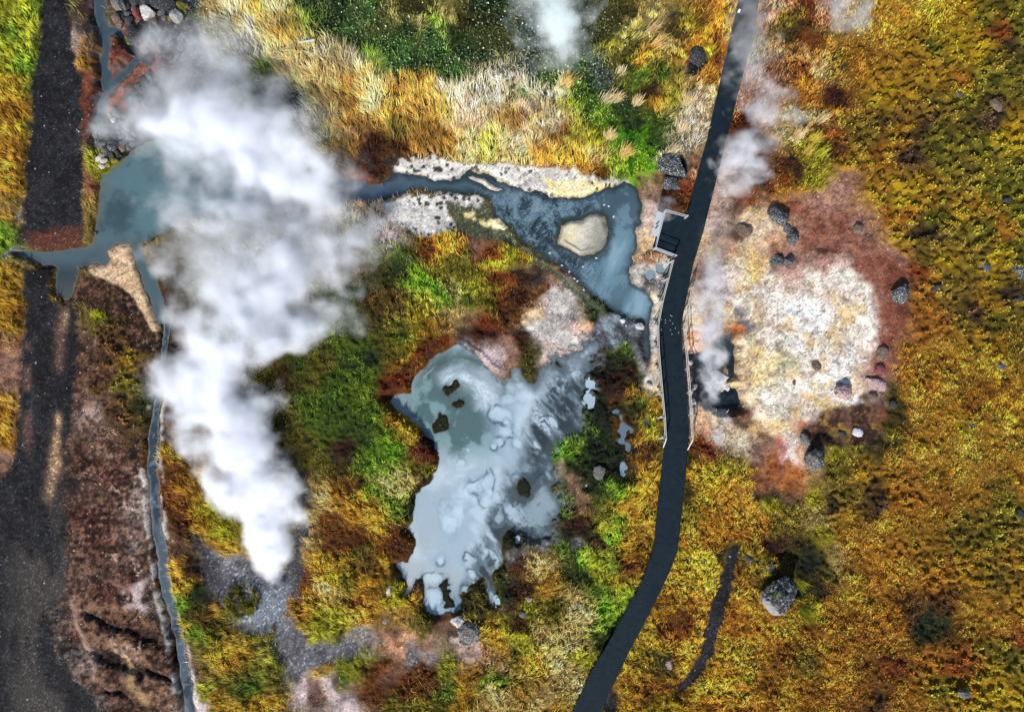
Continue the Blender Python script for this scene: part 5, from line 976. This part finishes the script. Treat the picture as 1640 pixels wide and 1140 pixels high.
for a in [  # px, py, radius, material, label, seed, rot, stretch
    (1246, 347, 16, M_lava, "largest flecked black lava boulder, at the pink soil's western edge", 3, .6, 1.15, .8),
    (1261, 366, 8, M_lava, "small flecked lava rock wedged between two larger lava boulders", 5, 0, 1.2, .6),
    (1270, 380, 11, M_lava, "upright egg-shaped flecked lava boulder below the biggest one", 7, 1.2, 1.3, .7),
    (1244, 419, 10, M_lava, "oblong grey lava boulder, western one of a touching pair on cream clay", 9, .2, 1.2, .7),
    (1263, 418, 9, M_lava, "rounded grey lava boulder, eastern one of a touching pair on cream clay", 11, .4, 1.0, .8),
    (1374, 367, 9, M_brownrk, "lone brown cracked rock on reddish soil", 13, .1, 1.2, .6),
    (1441, 471, 15, M_lava, "big flecked black lava boulder where rust soil meets golden heath", 15, 2.0, 1.2, .8),
    (1306, 737, 16, M_grey, "rough grey boulder at the lower end of the orange soil", 17, .5, 1.1, .7),
    (1290, 704, 10, M_grey, "grey rock at the mouth of the dark hollow beside white crust", 19, 1.0, 1.3, .6),
    (1308, 586, 8, M_brownrk, "dark brown rock lying alone on white clay", 21, .8, 1.1, .6),
    (1272, 613, 4, M_redrk, "small dark red stone on the white clay", 23, 1.2, 1.3, .6),
    (1349, 628, 13, M_pinkrk, "purplish pink boulder at the white clay's lower edge", 25, .7, 1.0, .75),
    (1402, 615, 13, M_pinkrk, "long pinkish rock lying at the clay field's eastern corner", 27, .45, 1.7, .55),
    (1398, 637, 8, M_brownrk, "dark brown block just under the long pinkish rock", 29, .3, 1.0, .7),
    (1414, 566, 10, M_brownrk, "dark reddish rock on the rim of the clay field", 31, 1.3, 1.2, .6),
    (1408, 592, 9, M_redrk, "rust red rock on the rim of the clay field", 33, .7, 1.0, .6),
    (1372, 692, 9, M_white, "whitish mineral-crusted rock in the brown hollow", 35, .6, 1.3, .5),
    (1350, 696, 7, M_lava2, "black rock in the brown hollow", 37, .2, 1.3, .6),
    (1430, 648, 7, M_lava2, "dark grey rock among olive grass beside the clay field", 2, .9, 1.1, .7),
    (1249, 952, 28, M_lichen, "great black boulder with a white face and moss dabs, in golden grass", 4, -.75, 1.0, .7),
    (1080, 268, 22, M_lava, "broad flecked black boulder west of the boardwalk's narrow part", 6, .4, 1.3, .55),
    (1073, 295, 14, M_lava, "dark flecked boulder just north of the viewing platform", 12, .2, 1.4, .5),
    (1117, 94, 15, M_lava2, "dark boulder in amber grass close to the boardwalk's northern bend", 20, 1.3, 1.25, .5),
    (1233, 908, 9, M_lava2, "black rock in the hollow northwest of the great boulder", 14, .6, 1.3, .6),
    (1200, 895, 8, M_lava2, "dark mossy rock near the head of the gravel trench", 16, .6, 1.3, .6),
    (1072, 1064, 8, M_pinkrk, "lone small stone in a grassy hole east of the walkway", 8, 1.4, 1.2, .6),
    (755, 1012, 19, M_grey, "wide pale grey rock just below the mud pool", 10, .1, 1.35, .6),
    (732, 995, 12, M_palerk, "knobbly cream rock at the mud pool's southern tip", 12, 1.0, 1.2, .7),
    (743, 1026, 7, M_grey, "little grey rock in front of the wide pale rock", 14, .4, 1.1, .7),
    (623, 945, 6, M_palerk, "upright whitish stone in golden grass west of the mud pool", 16, 1.45, 1.5, .5),
    (618, 994, 5, M_palerk, "rounded whitish stone in the grass southwest of the mud pool", 18, -.5, 1.3, .5),
    (1605, 586, 8, M_lava, "flecked grey rock among gold grass by the eastern edge", 20, 0, 1.3, .6),
    (1556, 680, 6, M_lava, "small lava rock with yellow moss in gold grass", 22, .4, 1.1, .6),
    (1575, 428, 10, M_lava, "dark lava rock with pale streaks on the mossy moor", 24, .5, 1.3, .6),
    (1634, 434, 13, M_lava, "large dark lava rock cut by the eastern edge of the moor", 26, .8, 1.1, .7),
    (1633, 478, 9, M_lava2, "flat black lava rock on the moor under the large one", 28, .1, 1.4, .5),
    (1500, 461, 9, M_lava2, "long dark lava rock in amber heath", 32, .2, 1.6, .5),
    (1612, 320, 6, M_lava2, "small black lava lump near the moor's green eastern side", 36, .3, 1.2, .6),
    (1535, 151, 6, M_lava, "white-flecked lava stone in a dark moor gap", 1, .3, 1.2, .6),
    (1597, 170, 10, M_brownrk, "dark purple brown lava slab in the moor", 39, .8, 1.5, .5),
    (1635, 825, 9, M_lava2, "black rock with yellow moss at the moor's edge", 3, .8, 1.2, .6),
    (1545, 1110, 9, M_lava, "pale-topped rock in green moss near the southern edge", 7, .1, 1.5, .5),
    (1162, 619, 7, M_white, "white crust lump at the lip of the black mud pot", 9, 1.2, 1.4, .6),
    (1111, 619, 6, M_palerk, "pale cube-shaped stone between the railing and the mud pot", 11, .5, 1.1, .9),
    (1105, 628, 5, M_palerk, "pale stone touching the cube-shaped one by the railing", 13, .5, 1.2, .7),
    (1110, 643, 5, M_palerk, "pale stone below the railing's middle post", 15, 1.5, 1.2, .7),
    (1105, 607, 5, M_pinkrk, "pinkish stone beside the railing near the mud pot", 17, .5, 1.1, .7),
    (1105, 580, 5, M_palerk, "pale stone in the mud pot's western inlet", 19, .2, 1.2, .7),
    (1192, 368, 12, M_brownrk, "brown rounded hump on the cream ground beside the boardwalk", 21, .2, 1.1, .45),
    (1036, 516, 5, M_white, "narrow white stone standing in the basin by the boardwalk", 23, 1.5, 2.0, .5),
    (1024, 523, 7, M_palerk, "crusty pale lump at the basin's lower shore", 25, .4, 1.2, .6),
    (997, 514, 4, M_white, "round white stone at the basin's southern shore", 27, .4, 1.0, .7),
    (1039, 617, 5, M_palerk, "white angular stone west of the boardwalk", 29, .4, 1.1, .8),
    (960, 757, 10, M_grey, "grey flat rock among green plants east of the mud pool", 31, 1.3, 1.2, .4),
    (848, 960, 5, M_pinkrk, "lilac grey stone in the rust brown grass", 33, .3, 1.0, .7),
    (836, 983, 6, M_grey, "grey stone below the rust brown grass", 35, .9, 1.0, .7),
    (154, 374, 3, M_lava, "tiny black and white stone in the pond shallows", 37, .3, 1.2, .7),
    (27, 398, 9, M_grey, "long grey stone lying in the channel mouth west of the road", 39, .1, 2.2, .35),
    (1152, 603, 13, M_white, "broad pale crust island in the steaming mud pot", 2, .35, 1.5, .35),
]:
    px, py, r, m, lab, sd, rot, st, fl = a
    big = r > 24
    rock("boulder" if r > 9.5 else "rock" if r > 5.5 else "stone", px, py, r / math.sqrt(st), m, lab, "boulder" if r > 9.5 else "rock" if r > 5.5 else "stone", None, sd, -rot, st, fl, sub=3 if r > 9 else 2, rough=.16, h=-.62 if "island" in lab or "lip of" in lab else (-.3 if "shallows" in lab else None))

HEAPS = [
    ("in the creek head rock heap", "rocks heaped around the creek head", [(188, 2, 11, 'p'), (218, 3, 8, 'd'), (234, 7, 13, 'd'), (262, 4, 15, 'd'), (236, 22, 14, 'P'), (221, 23, 9, 'r'), (199, 11, 7, 'g'), (204, 22, 7, 'g'), (258, 20, 6, 'g'), (263, 29, 5, 'p'), (283, 27, 12, 'P'), (207, 35, 8, 'd'), (227, 42, 9, 'd'), (216, 60, 16, 'd'), (229, 57, 8, 'd'), (205, 66, 7, 'm'), (240, 60, 6, 'g'), (236, 69, 5, 'g'), (233, 83, 6, 'p'), (237, 96, 9, 'd'), (186, 30, 9, 'b'), (192, 40, 6, 'b'), (248, 36, 6, 'g'), (256, 46, 6, 'g'), (246, 49, 6, 'g'), (270, 45, 6, 'g'), (281, 56, 5, 'g'), (264, 58, 6, 'g'), (300, 42, 7, 'g'), (290, 76, 7, 'g'), (256, 80, 6, 'g'), (271, 92, 6, 'g'), (311, 62, 6, 'g'), (205, 12, 5, 'd'), (214, 14, 5, 'p'), (246, 12, 6, 'd'), (195, 26, 5, 'd'), (210, 47, 6, 'd'), (241, 44, 4, 'p'), (277, 70, 5, 'g'), (246, 70, 5, 'g'), (298, 58, 5, 'p'), (307, 80, 5, 'g'), (284, 92, 6, 'g'), (258, 64, 5, 'p'), (273, 30, 5, 'm'), (290, 12, 9, 'm'), (278, 14, 7, 'd'), (302, 12, 6, 'b')]),
    ("in the middle heap half under steam", "rocks in the steamy middle heap", [(232, 130, 7, 'd'), (240, 121, 6, 'g'), (228, 145, 7, 'd'), (221, 138, 5, 'g'), (246, 138, 6, 'd'), (252, 125, 5, 'g'), (215, 151, 6, 'd'), (238, 151, 5, 'd'), (205, 160, 6, 'g'), (255, 150, 5, 'd'), (222, 158, 6, 'd'), (246, 162, 5, 'g'), (232, 166, 5, 'g'), (212, 172, 6, 'g')]),
    ("in the pondside rock heap", "rocks heaped at the pond's northern corner", [(182, 193, 5, 'P'), (186, 179, 7, 'p'), (195, 196, 5, 'd'), (206, 207, 7, 'g'), (189, 203, 5, 'p'), (191, 213, 6, 'g'), (156, 216, 7, 'p'), (160, 225, 7, 'g'), (163, 234, 7, 'p'), (170, 240, 6, 'g'), (179, 233, 11, 'g'), (185, 221, 7, 'd'), (195, 219, 6, 'g'), (208, 222, 6, 'p'), (192, 235, 7, 'b'), (198, 228, 5, 'g'), (177, 247, 7, 'd'), (160, 252, 6, 'P'), (167, 258, 5, 'P'), (164, 266, 5, 'P'), (153, 253, 4, 'm'), (175, 263, 6, 'y'), (180, 210, 6, 'd'), (172, 222, 5, 'd'), (200, 212, 5, 'g'), (205, 236, 5, 'g'), (186, 243, 5, 'd'), (211, 230, 5, 'g'), (172, 196, 6, 'd'), (176, 186, 6, 'm'), (198, 186, 5, 'g'), (214, 214, 5, 'g'), (202, 200, 5, 'g'), (167, 213, 5, 'd'), (190, 252, 5, 'd'), (183, 257, 5, 'm')]),
]
TONE = {'d': (M_lava2, "near-black"), 'g': (M_lava, "grey flecked"), 'p': (M_grey, "pale grey"), 'P': (M_palerk, "whitish"), 'r': (M_redrk, "reddish"), 'b': (M_brownrk, "brown"), 'm': (M_mossrk, "mossy olive"), 'y': (M_mossrk, "yellow moss-covered")}
for where, grp, items in HEAPS:
    seen = {}
    for x, y, r, t in items:
        size = "small" if r <= 5 else "middling" if r <= 7 else "large" if r < 11 else "very large"
        seen.setdefault((size, t), []).append((x, y, r))
    for (size, t), lst in seen.items():
        for x, y, r in lst:
            lab = f"{size} angular {TONE[t][1]} lava rock {where}"
            rock("rock", x, y, r * .92, TONE[t][0], lab, "rock", grp if len(lst) == 1 else f"{size} {TONE[t][1]} {grp}", flat=.75, cuts=9, sx_=random.choice((1.0, 1.25, 1.5)), sink=.2, h=float(ground_at(x, y)) + .10 * random.random() + (.1 if r > 9 else 0))
for x, y in [(975, 330), (983, 347), (955, 413), (934, 427), (881, 405), (912, 435), (935, 464), (920, 446), (925, 450), (900, 425), (968, 328), (1134, 393), (1018, 937), (1002, 972)]:
    rock("stone", x, y, 1.8, M_white, "tiny round white stone lying at the water's or walkway's edge", "stone", "tiny white stones", seed=4, h=None if dwater[int((y - GY0) / 2), int((x - GX0) / 2)] > 0 else -.33)
for x, y in [(1062, 509), (1068, 512), (1072, 507), (1076, 514), (1080, 510), (1066, 518), (1074, 521), (1081, 524), (1070, 528), (1063, 530), (1078, 531), (1084, 533)]:
    rock("pebble", x + random.uniform(-4, 4), y + random.uniform(-4, 4), .7, M_white, "white pebble scattered on the dark boardwalk beside the railing", "pebble", "white pebbles on the boardwalk", seed=8, h=DECK_Z + .01)
# a pale pole lying on the straw grass, and a white marker board by the walkway
bm = bmesh.new(); zp = float(ground_at(491, 67)) + .42
bar(bm, (wx(478, zp), wy(68.5, zp), zp), (wx(504, zp), wy(65, zp), zp + .05), .10, .08)
tag(bm_obj("pole", bm, M_railw), "thin white pole lying on the straw coloured grass", "pole")
bm = bmesh.new(); zp = float(ground_at(1178, 27))
bar(bm, (wx(1177, zp), wy(31, zp), zp + .1), (wx(1180, zp), wy(23, zp), zp + .7), .16, .04)
tag(bm_obj("marker_board", bm, M_railw), "short white marker board leaning beside the boardwalk's northern end", "marker board")

# ------------------------------------------------------------------ tussocks one can tell apart
def tussock(px, py, ang, n, L, ca_, cb_, label, grp):
    z0 = float(ground_at(px, py)); r = random.Random(px * 7 + py); v = []; f = []; c = []
    a0, b0_ = PAL[ca_][0], PAL[cb_][1]
    for k in range(n):
        a = math.radians(ang) + r.gauss(0, .45); l = L * r.uniform(.3, 1.15); ln = r.uniform(.5, 1.25); w = r.uniform(.011, .02)
        ox, oy = r.gauss(0, .16), r.gauss(0, .14); ca, sa_ = math.cos(a), math.sin(a); hz, vt = l * math.sin(ln), l * math.cos(ln) + .15
        i = len(v)
        v += [(ox - sa_ * w, oy + ca * w, 0), (ox + sa_ * w, oy - ca * w, 0), (ox + ca * hz * .45 + sa_ * w, oy + sa_ * hz * .45 - ca * w, vt * .8), (ox + ca * hz * .45 - sa_ * w, oy + sa_ * hz * .45 + ca * w, vt * .8), (ox + ca * hz, oy + sa_ * hz, vt)]
        f += [(i, i + 1, i + 2), (i, i + 2, i + 3), (i + 3, i + 2, i + 4)]
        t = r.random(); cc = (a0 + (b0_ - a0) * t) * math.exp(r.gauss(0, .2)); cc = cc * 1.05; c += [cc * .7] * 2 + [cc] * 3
    o = mesh_np("grass_tussock", np.array(v), np.array(f), np.clip(np.array(c), .004, .8), M_blade)
    o.location = (wx(px, z0), wy(py, z0), z0)
    return tag(o, label, "grass tussock", grp)
for x, y, a, L, k1, k2, lab in [
    (985, 162, 30, .9, 'straw', 'strawp', "pale tussock leaning alone over dark green plants"), (1018, 168, 60, .8, 'straw', 'strawp', "fan-shaped straw tussock in the darkest green thicket"),
    (968, 162, 25, .9, 'strawp', 'strawp', "cream tussock beside the bright leafy patch"), (905, 138, 50, 1.0, 'straw', 'straw', "tall straw tussock at the corner of the pale grass band"),
    (992, 118, 70, .6, 'strawp', 'strawp', "lone whitish tuft at the edge of the steam"), (998, 250, 40, 1.2, 'straw', 'straw', "big gold tussock spilling onto the vivid green moss"),
    (975, 222, 60, .8, 'strawp', 'straw', "slim cream tussock above the vivid green moss"), (1075, 245, 30, .9, 'strawp', 'strawp', "pale tussock above the dark gravel heap by the walkway"),
    (1090, 210, 70, 1.1, 'strawk', 'strawp', "tall pinkish straw tussock west of the boardwalk"), (1100, 170, 110, 1.0, 'straw', 'strawp', "bushy straw tussock west of the boardwalk's upper bend"),
    (1048, 75, 20, 1.1, 'straw', 'straw', "wind-swept tussock leaning east in olive grass"), (1040, 50, 10, 1.0, 'straw', 'strawp', "upper wind-swept tussock in olive grass"),
    (1275, 222, 60, 1.0, 'straw', 'strawp', "spiky straw tussock beside the drifting steam"), (1300, 226, 40, .9, 'straw', 'yelg', "greenish straw tussock next to amber heath"), (1312, 195, 50, .9, 'strawp', 'straw', "pale tussock just under the wisp of steam"), (1310, 250, 50, .9, 'yelg', 'yelg', "yellow green tussock on dark rust ground"), (1292, 246, 75, .8, 'straw', 'yelg', "narrow yellow tussock over brown ground"),
    (1275, 930, -40, .9, 'yelg', 'yelg', "bright yellow tussock at the great boulder's corner"), (1285, 975, -50, 1.1, 'yelg', 'yelg', "wide yellow tussock south of the great boulder"), (157, 505, 60, .5, 'yelg', 'yelg', "lone yellow green tuft on the brown bank"), (166, 508, 40, .4, 'yelg', 'yelg', "smaller tuft next to the lone one on the brown bank")]:
    tussock(x, y, a, 80 if L > .6 else 40, L, k1, k2, lab, "grass tussocks standing out")

# ------------------------------------------------------------------ steam
def fcurve(nt, pts, lo, hi, src):
    """a float curve of the 0..1 value SRC through PTS, scaled from lo..hi"""
    n = nt.nodes.new("ShaderNodeFloatCurve"); cu = n.mapping.curves[0]
    n.mapping.use_clip = False
    pts = sorted(pts)
    for k, (x, y) in enumerate(pts):
        yy = (y - lo) / (hi - lo)
        if k == 0: p = cu.points[0]; p.location = (x, yy)
        elif k == len(pts) - 1: p = cu.points[-1]; p.location = (x, yy)
        else: p = cu.points.new(x, yy)
        p.handle_type = 'AUTO_CLAMPED'
    n.mapping.update()
    nt.links.new(src, n.inputs["Value"])
    m = nt.nodes.new("ShaderNodeMapRange"); m.clamp = False
    m.inputs[1].default_value = 0; m.inputs[2].default_value = 1; m.inputs[3].default_value = lo; m.inputs[4].default_value = hi
    nt.links.new(n.outputs[0], m.inputs[0])
    return m.outputs[0]

def plume(name, rows, label, nscale=.35, rag=1.1, soft=.45, color=(.925, .94, .975), warp_=1.2, contrast=(.0, 1.0), detail=5.0, seed=0.0, pad=1.12, lump=.75):
    """rows: photo y, west edge, east edge, height above ground, half thickness, density"""
    R = []
    for py, l, r, z, hz, d in rows:
        R.append((wy(py, z), (wx(l, z) + wx(r, z)) / 2, (wx(r, z) - wx(l, z)) / 2, z, hz, d))
    R.sort(); y0, y1 = R[0][0], R[-1][0]
    T = [(a[0] - y0) / (y1 - y0) for a in R]
    m = bpy.data.materials.new(name + "_vapour"); m.use_nodes = True; nt = m.node_tree
    for n in list(nt.nodes): nt.nodes.remove(n)
    out = N(nt, "ShaderNodeOutputMaterial"); vol = N(nt, "ShaderNodeVolumePrincipled"); nt.links.new(vol.outputs[0], out.inputs["Volume"])
    vol.inputs["Color"].default_value = (*color, 1); vol.inputs["Anisotropy"].default_value = 0.15
    geo = N(nt, "ShaderNodeNewGeometry")
    def math_(op, a, b=None, c=None, clamp=False):
        n = N(nt, "ShaderNodeMath", operation=op, use_clamp=clamp)
        for i, v in enumerate((a, b, c)):
            if v is None: continue
            if isinstance(v, (int, float)): n.inputs[i].default_value = v
            else: nt.links.new(v, n.inputs[i])
        return n.outputs[0]
    # billowing: push the point about with a coarse noise
    off = N(nt, "ShaderNodeVectorMath", operation='ADD'); nt.links.new(geo.outputs["Position"], off.inputs[0]); off.inputs[1].default_value = (seed, seed * .7, seed * .3)
    nz = N(nt, "ShaderNodeTexNoise"); nz.inputs["Scale"].default_value = nscale; nz.inputs["Detail"].default_value = 2
    nt.links.new(off.outputs[0], nz.inputs["Vector"])
    c0 = N(nt, "ShaderNodeVectorMath", operation='SUBTRACT'); nt.links.new(nz.outputs["Color"], c0.inputs[0]); c0.inputs[1].default_value = (.5, .5, .5)
    c1 = N(nt, "ShaderNodeVectorMath", operation='SCALE'); nt.links.new(c0.outputs[0], c1.inputs[0])
    c2 = N(nt, "ShaderNodeVectorMath", operation='ADD'); nt.links.new(geo.outputs["Position"], c2.inputs[0]); nt.links.new(c1.outputs[0], c2.inputs[1])
    s0 = N(nt, "ShaderNodeSeparateXYZ"); nt.links.new(geo.outputs["Position"], s0.inputs[0])
    t0 = math_('DIVIDE', math_('SUBTRACT', s0.outputs[1], y0), y1 - y0, clamp=True)
    wid = [a[2] for a in R]
    w0 = fcurve(nt, list(zip(T, wid)), 0, max(wid) * 1.02, t0)
    nt.links.new(math_('MULTIPLY', w0, warp_), c1.inputs["Scale"])
    s1 = N(nt, "ShaderNodeSeparateXYZ"); nt.links.new(c2.outputs[0], s1.inputs[0])
    t = math_('DIVIDE', math_('SUBTRACT', s1.outputs[1], y0), y1 - y0, clamp=True)
    cx = [a[1] for a in R]; zz = [a[3] for a in R]; hh = [a[4] for a in R]; dd = [a[5] for a in R]
    C_ = fcurve(nt, list(zip(T, cx)), min(cx) - .1, max(cx) + .1, t)
    W_ = fcurve(nt, list(zip(T, wid)), 0, max(wid) * 1.02, t)
    Z_ = fcurve(nt, list(zip(T, zz)), 0, max(zz) + .1, t)
    H_ = fcurve(nt, list(zip(T, hh)), 0, max(hh) * 1.02, t)
    D_ = fcurve(nt, list(zip(T, dd)), 0, max(dd) * 1.02, t0)
    u = math_('DIVIDE', math_('SUBTRACT', s1.outputs[0], C_), W_); v = math_('DIVIDE', math_('SUBTRACT', s1.outputs[2], Z_), H_)
    rr = math_('SQRT', math_('ADD', math_('MULTIPLY', u, u), math_('MULTIPLY', v, v)))
    # ragged surface: finer noise, scaled so billows grow with the plume
    nf = N(nt, "ShaderNodeTexNoise"); nf.inputs["Scale"].default_value = nscale * 2.2; nf.inputs["Detail"].default_value = detail; nf.inputs["Roughness"].default_value = .54
    nt.links.new(off.outputs[0], nf.inputs["Vector"])
    f = math_('ADD', math_('SUBTRACT', 1.0, rr), math_('MULTIPLY', math_('SUBTRACT', nf.outputs["Fac"], .52), rag * 2))
    g = N(nt, "ShaderNodeMapRange"); g.interpolation_type = 'SMOOTHSTEP'; g.inputs[1].default_value = 0; g.inputs[2].default_value = soft; g.inputs[3].default_value = 0; g.inputs[4].default_value = 1
    nt.links.new(f, g.inputs[0])
    # fade before the edge of the mesh
    e = N(nt, "ShaderNodeMapRange"); e.inputs[1].default_value = .0; e.inputs[2].default_value = .05; e.inputs[3].default_value = 0; e.inputs[4].default_value = 1
    nt.links.new(math_('MULTIPLY', t0, math_('SUBTRACT', 1.0, t0)), e.inputs[0])
    dens = math_('MULTIPLY', math_('MULTIPLY', g.outputs[0], D_), e.outputs[0])
    n3 = N(nt, "ShaderNodeTexNoise"); n3.inputs["Scale"].default_value = nscale * 1.5; n3.inputs["Detail"].default_value = 4; n3.inputs["Roughness"].default_value = .6
    nt.links.new(c2.outputs[0], n3.inputs["Vector"])
    l3 = N(nt, "ShaderNodeMapRange"); l3.interpolation_type = 'SMOOTHSTEP'; l3.inputs[1].default_value = .36; l3.inputs[2].default_value = .64; l3.inputs[3].default_value = 1 - lump; l3.inputs[4].default_value = 1 + lump
    nt.links.new(n3.outputs["Fac"], l3.inputs[0])
    dens = math_('MULTIPLY', dens, l3.outputs[0])
    nt.links.new(dens, vol.inputs["Density"])
    # the closed skin of the plume
    NT, NA = 48, 24; vv = []; ff = []
    for i in range(NT):
        tt = i / (NT - 1); it = lambda arr: float(np.interp(tt, T, arr))
        for j in range(NA):
            a = 2 * math.pi * j / NA
            vv.append((it(cx) + math.cos(a) * it(wid) * pad, y0 + tt * (y1 - y0), max(it(zz) + math.sin(a) * it(hh) * pad, -.9)))
    for i in range(NT - 1):
        for j in range(NA): ff.append((i * NA + j, i * NA + (j + 1) % NA, (i + 1) * NA + (j + 1) % NA, (i + 1) * NA + j))
    bm = bmesh.new(); bv = [bm.verts.new(p) for p in vv]
    for q_ in ff: bm.faces.new([bv[k] for k in q_])
    bm.faces.new(bv[:NA]); bm.faces.new(bv[-NA:][::-1]); bmesh.ops.recalc_face_normals(bm, faces=bm.faces)
    o = bm_obj(name, bm, m)
    return tag(o, label, "steam plume")

plume("steam_plume", [
    (938, 430, 456, .2, .4, 0), (918, 406, 462, .5, .7, 12), (890, 386, 470, .7, .9, 12), (850, 370, 490, .9, 1.1, 10), (800, 338, 502, 1.1, 1.2, 8), (750, 304, 484, 1.2, 1.2, 6), (700, 276, 474, 1.2, 1.2, 4.5), (650, 230, 472, 1.3, 1.2, 3.6),
    (600, 206, 452, 1.3, 1.2, 3.4), (560, 206, 536, 1.4, 1.25, 3.0), (520, 220, 606, 1.5, 1.3, 2.9), (470, 240, 600, 1.6, 1.3, 2.4), (420, 206, 670, 1.6, 1.35, 1.6), (370, 196, 700, 1.7, 1.35, 1.2), (320, 196, 660, 1.7, 1.35, 1.6), (270, 176, 626, 1.8, 1.35, 1.9), (220, 158, 596, 1.8, 1.35, 1.8), (170, 166, 520, 1.9, 1.35, 1.3), (120, 190, 480, 1.9, 1.3, .95), (70, 200, 440, 1.9, 1.2, .7), (15, 222, 390, 1.9, 1.0, 0)],
    "great white steam plume rising from the gravel vent and spreading over the pond", nscale=.19, rag=.8, soft=1.0, warp_=.75, detail=6, seed=3, lump=.5)
plume("steam_plume", [(125, 880, 950, .6, .6, 0), (100, 830, 965, 1.4, 1.1, .5), (60, 815, 965, 2.2, 1.5, .75), (20, 810, 965, 3.0, 1.8, .8), (-40, 800, 970, 4, 2, .6), (-90, 800, 980, 5, 2, 0)],
    "bluish white steam puff over the dark leafy plants at the northern edge", nscale=.32, rag=1.2, soft=.8, warp_=.8, color=(.93, .985, 1.0), seed=9)
plume("steam_plume", [(652, 1128, 1160, -.3, .3, 0), (635, 1120, 1160, .1, .5, 1.5), (590, 1112, 1165, .7, .8, 1.3), (540, 1108, 1172, 1.2, 1.0, 1.0), (480, 1106, 1170, 1.6, 1.1, .8), (430, 1105, 1175, 2.0, 1.2, .4), (380, 1110, 1185, 2.2, 1.2, .12), (340, 1120, 1190, 2.4, 1.2, 0)],
    "bluish steam rising out of the black mud pot and thinning over the cream ground", nscale=.45, rag=1.25, soft=.9, warp_=.9, seed=17)
plume("steam_plume", [(320, 1130, 1230, 1.0, .6, 0), (295, 1130, 1242, 1.2, .9, .9), (260, 1132, 1248, 1.4, 1.0, 1.3), (230, 1140, 1250, 1.6, 1.0, .9), (205, 1160, 1250, 1.7, .8, 0)],
    "compact white steam puff beside the boardwalk above the cream and pink ground", nscale=.4, rag=1.1, soft=.9, warp_=.8, seed=41)
plume("steam_plume", [(205, 1180, 1310, 1.0, .6, 0), (185, 1165, 1305, 1.2, .9, .7), (160, 1160, 1280, 1.4, 1.0, .6), (110, 1150, 1265, 1.6, 1.0, .35), (40, 1150, 1255, 1.8, 1.0, .28), (-60, 1150, 1255, 2, 1, 0)],
    "thin ragged steam haze across the boardwalk's northern stretch", nscale=.42, rag=1.3, soft=1.0, warp_=.9, seed=53)
plume("steam_plume", [(60, 1330, 1380, .6, .5, 0), (40, 1318, 1400, .9, .8, .45), (10, 1310, 1410, 1.3, 1.1, .6), (-40, 1310, 1420, 1.8, 1.2, .4), (-80, 1320, 1420, 2, 1.2, 0)],
    "faint steam wisp over straw grass at the northern edge east of the boardwalk", nscale=.45, rag=1.2, soft=.9, warp_=.8, seed=23)
plume("steam_plume", [(360, 1040, 1066, .6, .4, 0), (345, 1036, 1085, .8, .6, .5), (328, 1036, 1088, 1.0, .6, .5), (312, 1050, 1085, 1.2, .5, 0)],
    "small steam puff over the viewing platform's northern railing", nscale=.7, rag=1.0, soft=.9, warp_=.7, seed=31)
